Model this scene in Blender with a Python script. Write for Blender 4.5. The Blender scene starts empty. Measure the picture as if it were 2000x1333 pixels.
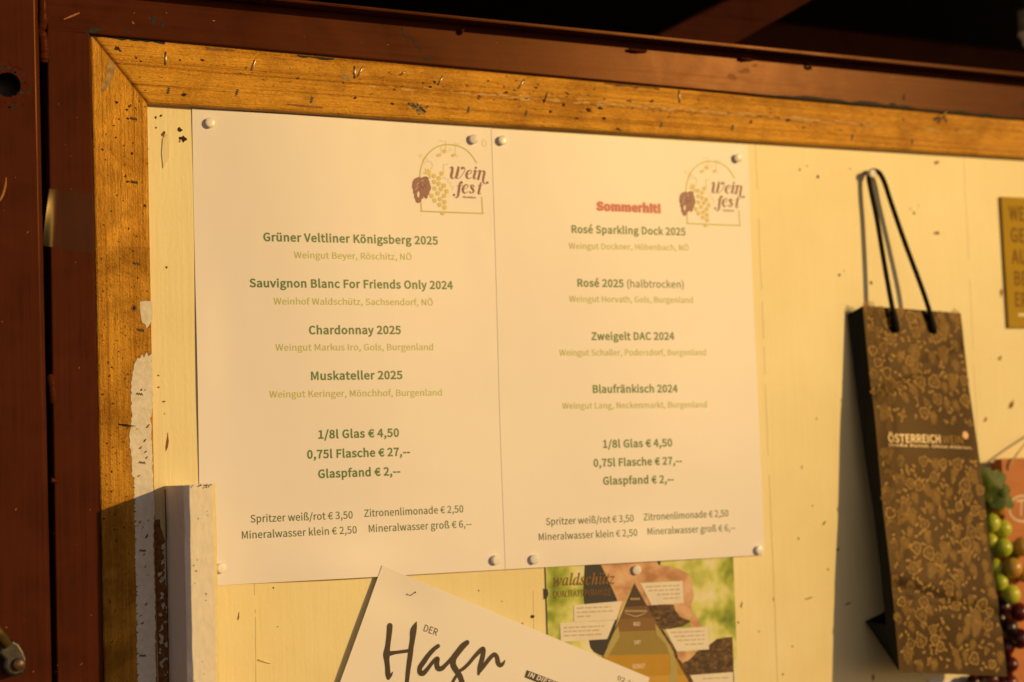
import bpy, bmesh, math, random
from mathutils import Vector, Matrix, noise

scene = bpy.context.scene
COL = scene.collection
random.seed(11)

# ------------------------------------------------------------------ camera
W0, H0 = 2000.0, 1333.0
FPX = 3731.06
CAM = Vector((-0.3824, -1.1347, -0.2387))
RIGHT = Vector((0.88330101, -0.46775469, -0.03138267))
FWD = Vector((0.46875951, 0.88028629, 0.07321597))
UP = Vector((-0.00662138, -0.07938267, 0.99682223))
cd = bpy.data.cameras.new('camera')
cam = bpy.data.objects.new('camera', cd)
COL.objects.link(cam)
cam.matrix_world = Matrix(((RIGHT.x, UP.x, -FWD.x, CAM.x), (RIGHT.y, UP.y, -FWD.y, CAM.y),
                           (RIGHT.z, UP.z, -FWD.z, CAM.z), (0, 0, 0, 1)))
cd.sensor_width = 36.0
cd.lens = FPX / W0 * 36.0
cd.clip_start = 0.02
cd.clip_end = 100.0
cd.dof.use_dof = True
cd.dof.focus_distance = 1.185
cd.dof.aperture_fstop = 5.6
scene.camera = cam

# ------------------------------------------------------------------ light
SUN_AZ, SUN_EL = math.radians(35.0), math.radians(12.5)
world = bpy.data.worlds.new("World")
scene.world = world
world.use_nodes = True
wt = world.node_tree
bg = wt.nodes['Background']
sky = wt.nodes.new('ShaderNodeTexSky')
sky.sky_type = 'NISHITA'
sky.sun_disc = False
sky.sun_elevation = SUN_EL
sky.sun_rotation = math.pi - SUN_AZ
sky.air_density = 1.0
sky.dust_density = 0.0
sky.ozone_density = 0.6
tint = wt.nodes.new('ShaderNodeMix')
tint.data_type = 'RGBA'
tint.blend_type = 'MULTIPLY'
tint.inputs['Factor'].default_value = 1.0
tint.inputs[7].default_value = (1.0, 0.73, 0.70, 1)
wt.links.new(sky.outputs[0], tint.inputs[6])
wt.links.new(tint.outputs[2], bg.inputs[0])
bg.inputs[1].default_value = 0.125
sl = bpy.data.lights.new('sun', 'SUN')
sl.energy = 2.65
sl.color = (1.0, 0.63, 0.205)
sl.angle = math.radians(1.1)
sun = bpy.data.objects.new('sun', sl)
COL.objects.link(sun)
SDIR = Vector((math.sin(SUN_AZ) * math.cos(SUN_EL), -math.cos(SUN_AZ) * math.cos(SUN_EL), math.sin(SUN_EL)))
sun.rotation_euler = SDIR.to_track_quat('Z', 'Y').to_euler()
sun.location = SDIR * 3
scene.view_settings.view_transform = 'Standard'
scene.view_settings.look = 'None'
scene.view_settings.exposure = 0.0
scene.view_settings.gamma = 1.0
scene.view_settings.use_curve_mapping = False

# ------------------------------------------------------------------ helpers: pixels to points
def ray(px, py):
    return (RIGHT * ((px - W0 / 2) / FPX) + FWD + UP * ((H0 / 2 - py) / FPX)).normalized()

def at(px, py, Y=0.0):
    """the point of the plane Y metres in front of the board wall seen at a pixel"""
    d = ray(px, py)
    return CAM + d * ((-Y - CAM.y) / d.y)

def xz(px, py, Y=0.0):
    p = at(px, py, Y)
    return (p.x, p.z)

# ------------------------------------------------------------------ helpers: objects
WORLD = {}
def thing(name, label, cat, loc=(0, 0, 0), group=None):
    o = bpy.data.objects.new(name, None)
    o.empty_display_size = 0.02
    COL.objects.link(o)
    o.location = loc
    WORLD[o.name] = Vector(loc)
    tag(o, label, cat, group)
    return o

def tag(o, label, cat, group=None):
    o['label'] = label
    o['category'] = cat
    if group:
        o['group'] = group
    return o

class MB:
    def __init__(self):
        self.v, self.f, self.m, self.s = [], [], [], []
    def add(self, verts, faces, mat=0, smooth=False):
        b = len(self.v)
        self.v += [Vector(p) for p in verts]
        for f in faces:
            self.f.append([b + i for i in f])
            self.m.append(mat)
            self.s.append(smooth)
    def add_bm(self, bm, mat=0, smooth=False):
        bm.verts.index_update()
        self.add([v.co.copy() for v in bm.verts], [[v.index for v in f.verts] for f in bm.faces], mat, smooth)
        bm.free()
    def build(self, name, mats, parent=None, loc=None):
        """link the collected geometry as ONE mesh object"""
        if not isinstance(mats, (list, tuple)):
            mats = [mats]
        org = WORLD[parent.name] if parent else Vector(loc or (0, 0, 0))
        me = bpy.data.meshes.new(name)
        me.from_pydata([p - org for p in self.v], [], self.f)
        for m in mats:
            me.materials.append(m)
        me.polygons.foreach_set('material_index', self.m)
        me.polygons.foreach_set('use_smooth', self.s)
        me.update()
        o = bpy.data.objects.new(name, me)
        COL.objects.link(o)
        if parent:
            o.parent = parent
        else:
            o.location = org
        WORLD[o.name] = org
        return o

def prism(mb, poly, yb, yf, bevel=0.0, seg=3, mat=0, sharp=()):
    """an x,z outline standing from depth yb to depth yf in front of the wall, front edges rounded"""
    bm = bmesh.new()
    fr = [bm.verts.new((x, -yf, z)) for x, z in poly]
    bk = [bm.verts.new((x, -yb, z)) for x, z in poly]
    n = len(poly)
    bm.faces.new(fr)
    bm.faces.new(bk[::-1])
    for i in range(n):
        j = (i + 1) % n
        bm.faces.new((fr[j], fr[i], bk[i], bk[j]))
    bmesh.ops.recalc_face_normals(bm, faces=bm.faces)
    if bevel > 0:
        keep = [{fr[i], fr[(i + 1) % n]} for i in sharp]
        es = [e for e in bm.edges if all(v in fr for v in e.verts) and set(e.verts) not in keep]
        bmesh.ops.bevel(bm, geom=es, offset=bevel, segments=seg, profile=0.5, affect='EDGES')
    mb.add_bm(bm, mat)

def box(mb, a, b, bevel=0.0, mat=0, mtx=None):
    bm = bmesh.new()
    bmesh.ops.create_cube(bm, size=1)
    for v in bm.verts:
        v.co = Vector([(a[i] + b[i]) / 2 + v.co[i] * (b[i] - a[i]) for i in range(3)])
    if bevel:
        bmesh.ops.bevel(bm, geom=list(bm.edges), offset=bevel, segments=2, profile=0.5, affect='EDGES')
    if mtx:
        bmesh.ops.transform(bm, matrix=mtx, verts=bm.verts)
    mb.add_bm(bm, mat)

def catmull(pts, n=6):
    out = []
    P = [pts[0]] + list(pts) + [pts[-1]]
    for i in range(1, len(P) - 2):
        p0, p1, p2, p3 = P[i - 1], P[i], P[i + 1], P[i + 2]
        for k in range(n):
            t = k / n
            out.append(tuple(0.5 * (2 * b + (c - a) * t + (2 * a - 5 * b + 4 * c - d) * t * t + (3 * b - a - 3 * c + d) * t ** 3)
                             for a, b, c, d in zip(p0, p1, p2, p3)))
    out.append(tuple(pts[-1]))
    return out

def tube(mb, pts, rad, seg=8, mat=0, cap=True):
    """pts: Vectors; rad: number or list"""
    n = len(pts)
    R = rad if isinstance(rad, (list, tuple)) else [rad] * n
    vs, fs = [], []
    up = Vector((0.3, 0.2, 0.93)).normalized()
    for i, p in enumerate(pts):
        t = (pts[min(i + 1, n - 1)] - pts[max(i - 1, 0)]).normalized()
        a = t.cross(up)
        if a.length < 1e-3:
            a = t.cross(Vector((1, 0, 0)))
        a.normalize()
        b = t.cross(a)
        for k in range(seg):
            an = 2 * math.pi * k / seg
            vs.append(p + (a * math.cos(an) + b * math.sin(an)) * R[i])
    for i in range(n - 1):
        for k in range(seg):
            k2 = (k + 1) % seg
            fs.append((i * seg + k, i * seg + k2, (i + 1) * seg + k2, (i + 1) * seg + k))
    if cap:
        fs.append(tuple(range(seg))[::-1])
        fs.append(tuple((n - 1) * seg + k for k in range(seg)))
    mb.add(vs, fs, mat, True)

def sphere(mb, c, r, mat=0, sub=3, squash=(1, 1, 1), wob=0.0):
    bm = bmesh.new()
    bmesh.ops.create_icosphere(bm, subdivisions=sub, radius=1)
    for v in bm.verts:
        k = 1 + (noise.noise(v.co * 1.7 + Vector(c) * 90) * wob if wob else 0)
        v.co = Vector((c[0] + v.co.x * r * squash[0] * k, c[1] + v.co.y * r * squash[1] * k, c[2] + v.co.z * r * squash[2] * k))
    mb.add_bm(bm, mat, True)

def fill(loops):
    """fill closed 2D outlines (holes by the even-odd rule) -> verts, faces"""
    cu = bpy.data.curves.new('outline', 'CURVE')
    cu.dimensions = '2D'
    cu.fill_mode = 'BOTH'
    sc = 1000.0
    for lp in loops:
        sp = cu.splines.new('POLY')
        sp.points.add(len(lp) - 1)
        for p, q in zip(sp.points, lp):
            p.co = (q[0] * sc, q[1] * sc, 0, 1)
        sp.use_cyclic_u = True
    o = bpy.data.objects.new('outline', cu)
    COL.objects.link(o)
    me = bpy.data.meshes.new_from_object(o)
    vs = [(v.co.x / sc, v.co.y / sc) for v in me.vertices]
    fs = [tuple(p.vertices) for p in me.polygons]
    bpy.data.objects.remove(o)
    bpy.data.curves.remove(cu)
    bpy.data.meshes.remove(me)
    return vs, fs

class Plane:
    """a flat or gently waving sheet: local u (right) and v (up), wave() metres towards the viewer"""
    def __init__(self, o, ux, uv, wave=None):
        self.o = Vector(o)
        self.ux = Vector(ux).normalized()
        n = self.ux.cross(Vector(uv)).normalized()
        if n.y > 0:
            n = -n
        self.n = n
        self.uv = (Vector(uv) - self.ux * Vector(uv).dot(self.ux)).normalized()
        self.wave = wave or (lambda u, v: 0.0)
        self.k = 0
    def px(self, x, y):
        d = ray(x, y)
        p = CAM + d * ((self.o - CAM).dot(self.n) / d.dot(self.n))
        q = p - self.o
        u, v = q.dot(self.ux), q.dot(self.uv)
        w = self.wave(u, v)                       # second step for the wave
        p = CAM + d * ((self.o + self.n * w - CAM).dot(self.n) / d.dot(self.n))
        q = p - self.o
        return (q.dot(self.ux), q.dot(self.uv))
    def pt(self, u, v, lift=0.0):
        return self.o + self.ux * u + self.uv * v + self.n * (self.wave(u, v) + lift)
    def put(self, mb, loops, mat=0, lift=0.0001):
        """print a filled outline on the sheet"""
        self.k += 1
        vs, fs = fill(loops)
        L = lift + (self.k % 7) * 0.000004
        nv = [self.pt(u, v, L) for u, v in vs]
        ff = []
        for f in fs:
            a, b, c = nv[f[0]], nv[f[1]], nv[f[2]]
            ff.append(f if (b - a).cross(c - a).dot(self.n) > 0 else f[::-1])
        mb.add(nv, ff, mat)
    def stroke(self, mb, pts, mat=0, lift=0.0001, n=5, cap=True, scale=1.0):
        """pts: (u, v, width); a pen stroke with changing width"""
        P = catmull(pts, n) if n > 1 else pts
        L, R = [], []
        m = len(P)
        for i in range(m):
            a, b = P[max(i - 1, 0)], P[min(i + 1, m - 1)]
            dx, dy = b[0] - a[0], b[1] - a[1]
            l = math.hypot(dx, dy) or 1e-9
            w = P[i][2] * scale / 2
            L.append((P[i][0] - dy / l * w, P[i][1] + dx / l * w))
            R.append((P[i][0] + dy / l * w, P[i][1] - dx / l * w))
        self.k += 1
        lf = lift + (self.k % 7) * 0.000004
        vs = [self.pt(u, v, lf) for u, v in L + R]
        fs = []
        for i in range(m - 1):
            f = (m + i, m + i + 1, i + 1, i)
            fs.append(f)
        mb.add(vs, fs, mat)
        if cap:
            for q in (P[0], P[-1]):
                r = q[2] * scale / 2
                if r > 0:
                    self.disc(mb, q[0], q[1], r, mat, lift + 0.00004)
    def disc(self, mb, u, v, r, mat=0, lift=0.0001, n=14, rv=None, rot=0.0):
        self.k += 1
        lf = lift + (self.k % 7) * 0.000004
        ca, sa = math.cos(rot), math.sin(rot)
        pts = []
        for i in range(n):
            a = 2 * math.pi * i / n
            x, y = r * math.cos(a), (rv or r) * math.sin(a)
            pts.append(self.pt(u + x * ca - y * sa, v + x * sa + y * ca, lf))
        mb.add(pts, [tuple(range(n))], mat)

def splat(plane, mb, u, v, r, mat, asp=1.0, rot=0.0, n=11, rag=0.5, lift=0.00012):
    """an irregular chip, gouge or speck"""
    lp = []
    for i in range(n):
        a = 2 * math.pi * i / n
        k = r * (1 + rag * (random.random() - 0.5) * 2)
        x, y = k * math.cos(a) * asp, k * math.sin(a)
        lp.append((u + x * math.cos(rot) - y * math.sin(rot), v + x * math.sin(rot) + y * math.cos(rot)))
    plane.put(mb, [lp], mat, lift)

# ------------------------------------------------------------------ helpers: lettering
GA = r''' |31|
!|44|18,30 26,30 28,88 28,102 16,102 16,88;22,-2 27,-1 30,3 31,8 30,13 27,16 22,17 17,16 14,13 13,8 14,3 17,-1
(|46|33,-27 40,-23 31,-3 25,19 23,42 25,65 31,87 40,108 33,112 22,91 15,68 13,42 15,17 22,-6
)|46|14,-27 24,-6 31,17 34,42 31,68 24,91 14,112 6,108 16,87 21,65 23,42 21,19 16,-3 6,-23
,|38|10,-26 21,-19 28,-9 30,3 29,10 25,15 20,17 15,16 12,13 10,8 12,4 15,1 19,0 21,0 19,-8 14,-14 7,-19
-|47|6,33 41,33 41,43 6,43
.|38|19,-2 23,-1 27,3 28,8 27,13 23,16 19,17 14,16 11,13 10,8 11,3 14,-1
/|53|2,-24 11,-24 51,108 42,108
0|76|38,-2 54,4 65,21 69,50 65,79 54,96 38,102 21,96 11,79 7,50 11,21 21,4;38,8 28,13 21,26 19,50 21,74 28,88 38,92 48,88 55,74 57,50 55,26 48,13
1|76|12,0 67,0 67,10 47,10 47,100 37,100 31,97 25,95 17,93 17,85 34,85 34,10 12,10
2|76|6,0 69,0 69,11 41,11 36,11 30,10 25,10 45,31 59,52 64,72 61,88 50,98 35,102 23,100 14,95 5,87 13,80 19,86 26,90 33,92 44,89 50,82 52,72 47,54 32,32 6,7
3|76|36,-2 52,2 64,11 68,27 65,39 58,47 47,52 47,53 56,58 62,66 65,77 61,90 51,99 35,102 25,100 16,96 8,90 14,82 20,87 27,90 35,92 44,90 50,84 52,76 49,66 41,59 24,57 24,47 43,45 52,38 55,27 53,17 46,11 35,9 25,10 17,14 10,20 4,12 12,5 22,0
4|76|46,0 58,0 58,28 71,28 71,38 58,38 58,100 44,100 3,36 3,28 46,28;46,38 16,38 46,83
5|76|36,-2 52,2 64,14 68,32 64,51 53,61 38,64 33,64 28,63 23,60 26,89 64,89 64,100 15,100 12,53 18,49 24,52 29,54 35,55 46,52 53,44 56,32 53,20 45,11 35,9 24,10 16,14 10,20 4,11 12,5 22,0
6|76|41,-2 55,2 66,14 70,31 66,48 57,59 42,62 34,61 26,57 19,50 23,75 32,88 45,92 51,91 57,88 61,84 68,92 62,97 54,100 45,102 26,96 13,79 8,48 12,20 24,4;20,40 26,48 33,52 40,53 50,50 56,42 58,31 56,19 50,11 41,8 30,12 23,23
7|76|27,0 40,0 43,35 52,64 69,92 69,100 7,100 7,89 55,89 40,62 31,34
8|76|38,-2 55,2 65,11 69,24 67,36 61,44 53,50 53,51 59,57 64,65 66,75 63,89 53,98 38,102 24,98 15,89 11,76 13,67 18,59 25,53 16,46 9,37 6,25 10,11 22,2;45,54 34,59 26,66 22,76 24,85 30,90 38,92 47,90 53,84 55,74 54,67 51,61;38,8 28,10 20,16 17,26 19,35 24,43 31,49 44,43 54,35 58,24 55,16 48,10
A|83|1,0 13,0 23,31 59,31 69,0 82,0 48,100 34,100;26,41 31,56 34,67 38,78 41,90 45,78 48,67 52,56 56,41
B|90|14,0 46,0 65,3 79,13 83,29 81,41 74,49 63,53 63,54 71,59 76,66 78,76 73,90 61,98 43,100 14,100;26,58 26,90 42,90 55,88 63,83 65,74 63,65 55,60 41,58;26,10 26,48 44,48 59,46 68,40 71,30 68,19 59,12 44,10
C|87|51,-2 63,0 74,5 82,13 75,21 68,15 61,11 52,9 35,14 25,28 21,50 25,72 36,86 52,91 60,90 67,86 73,81 80,89 73,96 63,100 52,102 29,96 14,78 8,50 14,22 29,4
D|94|14,0 39,0 65,6 80,23 86,50 80,77 65,94 39,100 14,100;26,10 26,90 38,90 57,85 69,72 73,50 69,29 57,15 38,10
E|80|14,0 73,0 73,11 26,11 26,47 64,47 64,58 26,58 26,89 71,89 71,100 14,100
F|75|14,0 26,0 26,45 65,45 65,56 26,56 26,89 71,89 71,100 14,100
G|94|53,-2 66,0 76,4 84,10 84,52 51,52 51,41 72,41 72,15 67,12 61,10 54,9 36,14 25,28 21,50 25,72 37,86 54,91 63,89 70,86 76,81 83,89 76,95 66,100 54,102 30,96 14,78 8,50 14,22 30,4
H|99|14,0 26,0 26,47 73,47 73,0 86,0 86,100 73,100 73,58 26,58 26,100 14,100
I|40|14,0 26,0 26,100 14,100
K|88|14,0 26,0 26,32 44,52 74,0 88,0 51,62 83,100 68,100 27,50 26,50 26,100 14,100
L|74|14,0 70,0 70,11 26,11 26,100 14,100
M|111|14,0 25,0 25,84 51,10 59,10 86,84 86,0 97,0 97,100 82,100 56,28 29,100 14,100
N|99|14,0 26,0 26,53 25,63 25,74 24,84 25,84 35,63 72,0 85,0 85,100 73,100 73,48 73,37 74,27 75,16 74,16 63,37 27,100 14,100
O|101|51,-2 73,5 88,23 93,50 88,78 73,96 51,102 28,96 13,78 8,50 13,23 28,5;51,9 35,14 25,29 21,50 25,72 35,86 51,91 66,86 77,72 80,50 77,29 66,14
P|86|14,0 26,0 26,40 43,40 62,43 75,53 80,71 75,88 62,97 42,100 14,100;26,50 26,90 41,90 55,88 64,82 67,71 64,59 56,52 41,50
Q|101|51,9 35,14 25,28 21,50 25,72 35,86 51,91 66,86 77,72 80,50 77,28 66,14;81,-25 87,-25 92,-24 95,-23 93,-13 90,-14 87,-14 83,-15 72,-13 64,-9 58,-1 77,7 89,25 93,50 88,78 73,96 51,102 28,96 13,78 8,50 13,25 25,7 44,-1 52,-14 65,-22
R|87|26,53 26,90 43,90 56,88 65,82 67,72 65,61 56,55 43,53;69,0 83,0 57,44 69,49 77,58 80,72 75,88 63,97 45,100 14,100 14,0 26,0 26,42 44,42
S|81|41,-2 60,2 71,12 75,27 73,39 65,47 55,53 41,59 33,63 27,68 24,76 26,84 33,89 43,91 51,90 59,86 65,81 72,89 64,96 54,100 43,102 26,98 15,89 11,75 14,63 22,55 32,50 46,43 54,39 60,34 63,26 60,17 53,11 42,9 31,11 22,15 14,22 7,13 16,5 28,0
T|82|35,0 47,0 47,89 77,89 77,100 4,100 4,89 35,89
U|98|49,-2 68,2 80,16 85,41 85,100 73,100 73,41 70,22 61,12 49,9 37,12 29,22 26,41 26,100 13,100 13,41 18,16 31,2
V|78|32,0 47,0 78,100 66,100 50,46 46,35 43,24 40,13 39,13 36,24 33,35 30,46 13,100 0,100
W|120|25,0 40,0 55,60 56,68 58,76 60,83 62,76 63,68 65,60 80,0 95,0 116,100 104,100 93,46 92,35 90,24 88,13 87,13 85,24 82,35 80,46 66,100 54,100 41,46 38,35 36,24 34,13 33,13 31,24 29,35 27,46 17,100 4,100
Y|72|30,0 42,0 42,39 73,100 59,100 47,72 43,64 40,57 37,50 36,50 33,57 29,64 26,72 13,100 0,100 30,39
Z|82|7,0 76,0 76,11 22,11 75,92 75,100 12,100 12,89 60,89 7,8
a|77|30,-2 38,0 47,4 54,9 55,9 56,0 66,0 66,46 63,62 55,72 40,76 29,74 19,71 11,66 16,58 22,62 30,64 38,66 48,63 52,56 53,47 28,42 13,33 8,19 11,8 18,1;33,8 26,9 22,13 20,20 23,28 34,35 53,39 53,18 47,13 40,9
b|84|45,-2 61,3 73,17 77,38 74,58 64,71 48,76 40,75 32,71 25,66 25,79 25,109 13,109 13,0 23,0 24,8 31,3 38,-1;43,9 38,9 32,12 25,16 25,55 32,61 38,64 45,65 56,62 62,53 64,38 62,22 54,12
c|70|42,-2 50,-1 59,3 66,8 60,16 55,12 49,10 43,9 31,12 23,22 20,37 23,52 31,62 43,65 49,65 54,62 58,59 64,67 59,72 51,75 43,76 25,71 12,58 7,37 12,16 24,3
d|85|38,-2 46,0 54,3 60,9 61,9 62,0 72,0 72,109 59,109 59,80 60,67 54,72 47,75 39,76 23,71 12,58 7,37 11,16 22,3;41,9 29,12 22,22 20,37 23,52 31,62 41,65 48,65 53,62 59,58 59,19 53,13 47,10
e|76|43,-2 52,-1 60,2 67,6 62,14 57,11 51,9 44,8 31,11 23,20 19,34 69,34 70,36 70,39 70,41 66,60 56,72 40,76 24,71 12,58 7,37 12,16 25,3;19,43 23,55 31,63 41,66 50,63 57,56 59,43
f|44|5,64 15,64 15,0 27,0 27,64 43,64 43,74 27,74 27,86 28,94 32,99 38,100 40,100 43,99 46,98 49,108 45,109 41,110 36,110 24,107 17,99 15,86 15,74 5,73
g|77|38,-34 57,-31 70,-21 75,-8 72,2 64,7 49,9 35,9 27,10 23,13 22,17 22,21 24,24 26,26 30,25 34,24 37,23 51,27 61,36 65,49 64,55 62,60 59,65 74,65 74,74 48,74 45,75 41,76 37,76 24,73 14,64 10,50 11,41 15,34 19,30 19,29 15,26 12,21 11,15 12,10 14,6 18,3 18,2 12,-2 8,-8 7,-14 11,-25 22,-32;37,32 30,34 24,40 22,50 24,59 29,65 37,67 45,65 51,59 53,50 51,40 45,34;39,-26 28,-24 20,-19 18,-13 19,-8 21,-4 25,0 29,-1 32,-1 35,-1 48,-1 56,-2 61,-5 63,-11 60,-18 52,-23
h|83|13,0 25,0 25,54 32,60 38,64 45,65 53,63 58,57 59,45 59,0 72,0 72,47 69,63 62,73 49,76 40,74 32,70 25,64 25,79 25,109 13,109
i|38|13,0 25,0 25,74 13,74;19,89 23,90 26,93 27,98 26,102 23,105 19,106 15,105 12,102 11,98 12,93 15,90
k|75|13,0 25,0 25,20 39,36 60,0 74,0 46,44 71,74 57,74 25,35 25,109 13,109
l|39|26,-2 29,-2 31,-1 33,-1 31,9 30,9 29,9 27,9 26,11 25,14 25,109 13,109 13,15 14,6 18,0
m|126|13,0 25,0 25,54 32,60 38,64 44,65 51,63 56,57 57,45 57,0 70,0 70,54 77,60 83,64 89,65 96,63 101,57 102,45 102,0 115,0 115,47 112,63 105,73 92,76 84,74 76,69 68,62 64,69 57,74 47,76 39,74 31,70 24,63 23,74 13,74
n|83|13,0 25,0 25,54 32,60 38,64 45,65 53,63 58,57 59,45 59,0 72,0 72,47 69,63 62,73 49,76 40,74 32,70 24,63 23,74 13,74
o|83|41,-2 58,3 71,16 76,37 71,58 58,71 41,76 24,71 12,58 7,37 12,16 24,3;41,9 30,12 23,22 20,37 23,52 30,62 41,65 53,62 60,52 63,37 60,22 53,12
p|85|13,-31 25,-31 25,-6 25,7 31,2 38,-1 45,-2 61,3 73,17 77,38 74,58 64,71 48,76 39,75 31,71 24,65 23,74 13,74;43,9 38,9 32,12 25,16 25,55 32,61 39,64 45,65 56,62 62,53 64,38 62,22 54,12
r|53|13,0 25,0 25,48 31,58 37,63 44,65 46,65 49,64 51,64 53,74 51,75 48,76 45,76 37,74 30,69 24,61 23,74 13,74
s|64|32,-2 47,1 56,9 59,20 55,31 47,38 36,43 28,46 23,50 20,56 22,61 26,65 34,66 40,65 46,63 51,60 57,68 50,72 43,75 34,76 20,73 11,66 8,55 12,45 20,38 30,34 38,30 44,26 47,20 45,14 40,9 32,8 24,9 17,12 10,17 4,8 12,3 22,0
t|51|36,-2 40,-1 45,0 50,1 47,10 44,9 41,9 39,8 32,10 28,15 27,23 27,64 47,64 47,74 27,74 27,95 17,95 15,74 4,73 4,64 15,64 15,23 17,10 23,1
u|83|34,-2 44,0 51,5 59,12 60,0 70,0 70,74 58,74 58,22 51,14 45,10 38,9 30,11 25,17 24,29 24,74 11,74 11,27 14,11 21,2
v|71|29,0 43,0 69,74 57,74 43,32 41,25 38,17 36,10 35,10 33,17 31,25 29,32 15,74 2,74
w|109|24,0 39,0 49,40 51,47 53,54 54,61 55,61 57,54 58,47 60,40 71,0 86,0 106,74 94,74 83,31 82,24 80,17 79,11 78,11 76,17 74,24 73,31 61,74 49,74 37,31 36,24 34,17 32,11 30,17 29,24 27,31 16,74 4,74
y|71|14,-32 26,-28 35,-19 41,-6 69,74 57,74 44,33 42,26 40,19 38,12 37,12 35,19 32,26 30,33 15,74 2,74 32,0 30,-6 26,-14 21,-20 13,-22 11,-21 9,-21 8,-20 5,-30 8,-31 11,-32
z|65|5,0 61,0 61,10 20,10 60,67 60,74 9,74 9,64 44,64 5,7
Ä|83|26,109 29,110 32,113 33,117 32,120 29,123 26,124 22,123 19,120 18,117 19,113 22,110;57,109 61,110 63,113 64,117 63,120 61,123 57,124 53,123 50,120 50,117 50,113 53,110;1,0 13,0 23,31 59,31 69,0 82,0 48,100 34,100;26,41 31,56 34,67 38,78 41,90 45,78 48,67 52,56 56,41
Ö|101|51,-2 73,5 88,23 93,50 88,78 73,96 51,102 28,96 13,78 8,50 13,23 28,5;51,9 35,14 25,29 21,50 25,72 35,86 51,91 66,86 77,72 80,50 77,29 66,14;35,109 39,110 41,113 42,117 41,120 39,123 35,124 31,123 29,120 28,117 29,113 31,110;66,109 70,110 73,113 74,117 73,120 70,123 66,124 62,123 60,120 59,117 60,113 62,110
ß|88|59,-2 72,1 80,9 83,21 76,38 61,47 53,57 57,66 64,75 67,88 64,99 56,107 42,110 26,106 16,95 13,79 13,0 25,0 25,76 27,89 33,97 42,100 49,98 54,94 55,87 51,76 45,67 41,56 49,41 64,33 72,20 70,14 66,10 59,8 53,9 48,11 42,14 38,6 44,2 51,-1
ä|77|30,-2 38,0 47,4 54,9 55,9 56,0 66,0 66,46 63,62 55,72 40,76 29,74 19,71 11,66 16,58 22,62 30,64 38,66 48,63 52,56 53,47 28,42 13,33 8,19 11,8 18,1;33,8 26,9 22,13 20,20 23,28 34,35 53,39 53,18 47,13 40,9;26,90 30,91 33,93 34,97 33,101 30,104 26,105 22,104 20,101 19,97 20,93 22,91;55,90 59,91 62,93 63,97 62,101 59,104 55,105 51,104 49,101 48,97 49,93 51,91
é|76|43,-2 52,-1 60,2 67,6 62,14 57,11 51,9 44,8 31,11 23,20 19,34 69,34 70,36 70,39 70,41 66,60 56,72 40,76 24,71 12,58 7,37 12,16 25,3;19,43 23,55 31,63 41,66 50,63 57,56 59,43;38,87 62,111 53,119 32,94
ö|83|41,-2 58,3 71,16 76,37 71,58 58,71 41,76 24,71 12,58 7,37 12,16 24,3;41,9 30,12 23,22 20,37 23,52 30,62 41,65 53,62 60,52 63,37 60,22 53,12;27,90 31,91 33,93 34,97 33,101 31,104 27,105 23,104 20,101 19,97 20,93 23,91;56,90 60,91 62,93 63,97 62,101 60,104 56,105 52,104 49,101 48,97 49,93 52,91
ü|83|34,-2 44,0 51,5 59,12 60,0 70,0 70,74 58,74 58,22 51,14 45,10 38,9 30,11 25,17 24,29 24,74 11,74 11,27 14,11 21,2;27,90 31,91 33,93 34,97 33,101 31,104 27,105 23,104 20,101 19,97 20,93 23,91;56,90 60,91 63,93 64,97 63,101 60,104 56,105 52,104 49,101 48,97 49,93 52,91
€|76|3,53 13,53 12,49 13,43 3,42 3,36 13,36 20,15 32,3 49,-2 59,0 67,5 75,12 68,19 62,13 56,10 49,8 38,12 31,21 26,36 59,36 59,43 25,43 25,49 25,53 65,53 65,61 26,61 30,76 39,86 50,89 56,88 62,85 66,80 73,87 67,93 59,97 51,99 33,94 20,81 13,61 3,60'''
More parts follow.
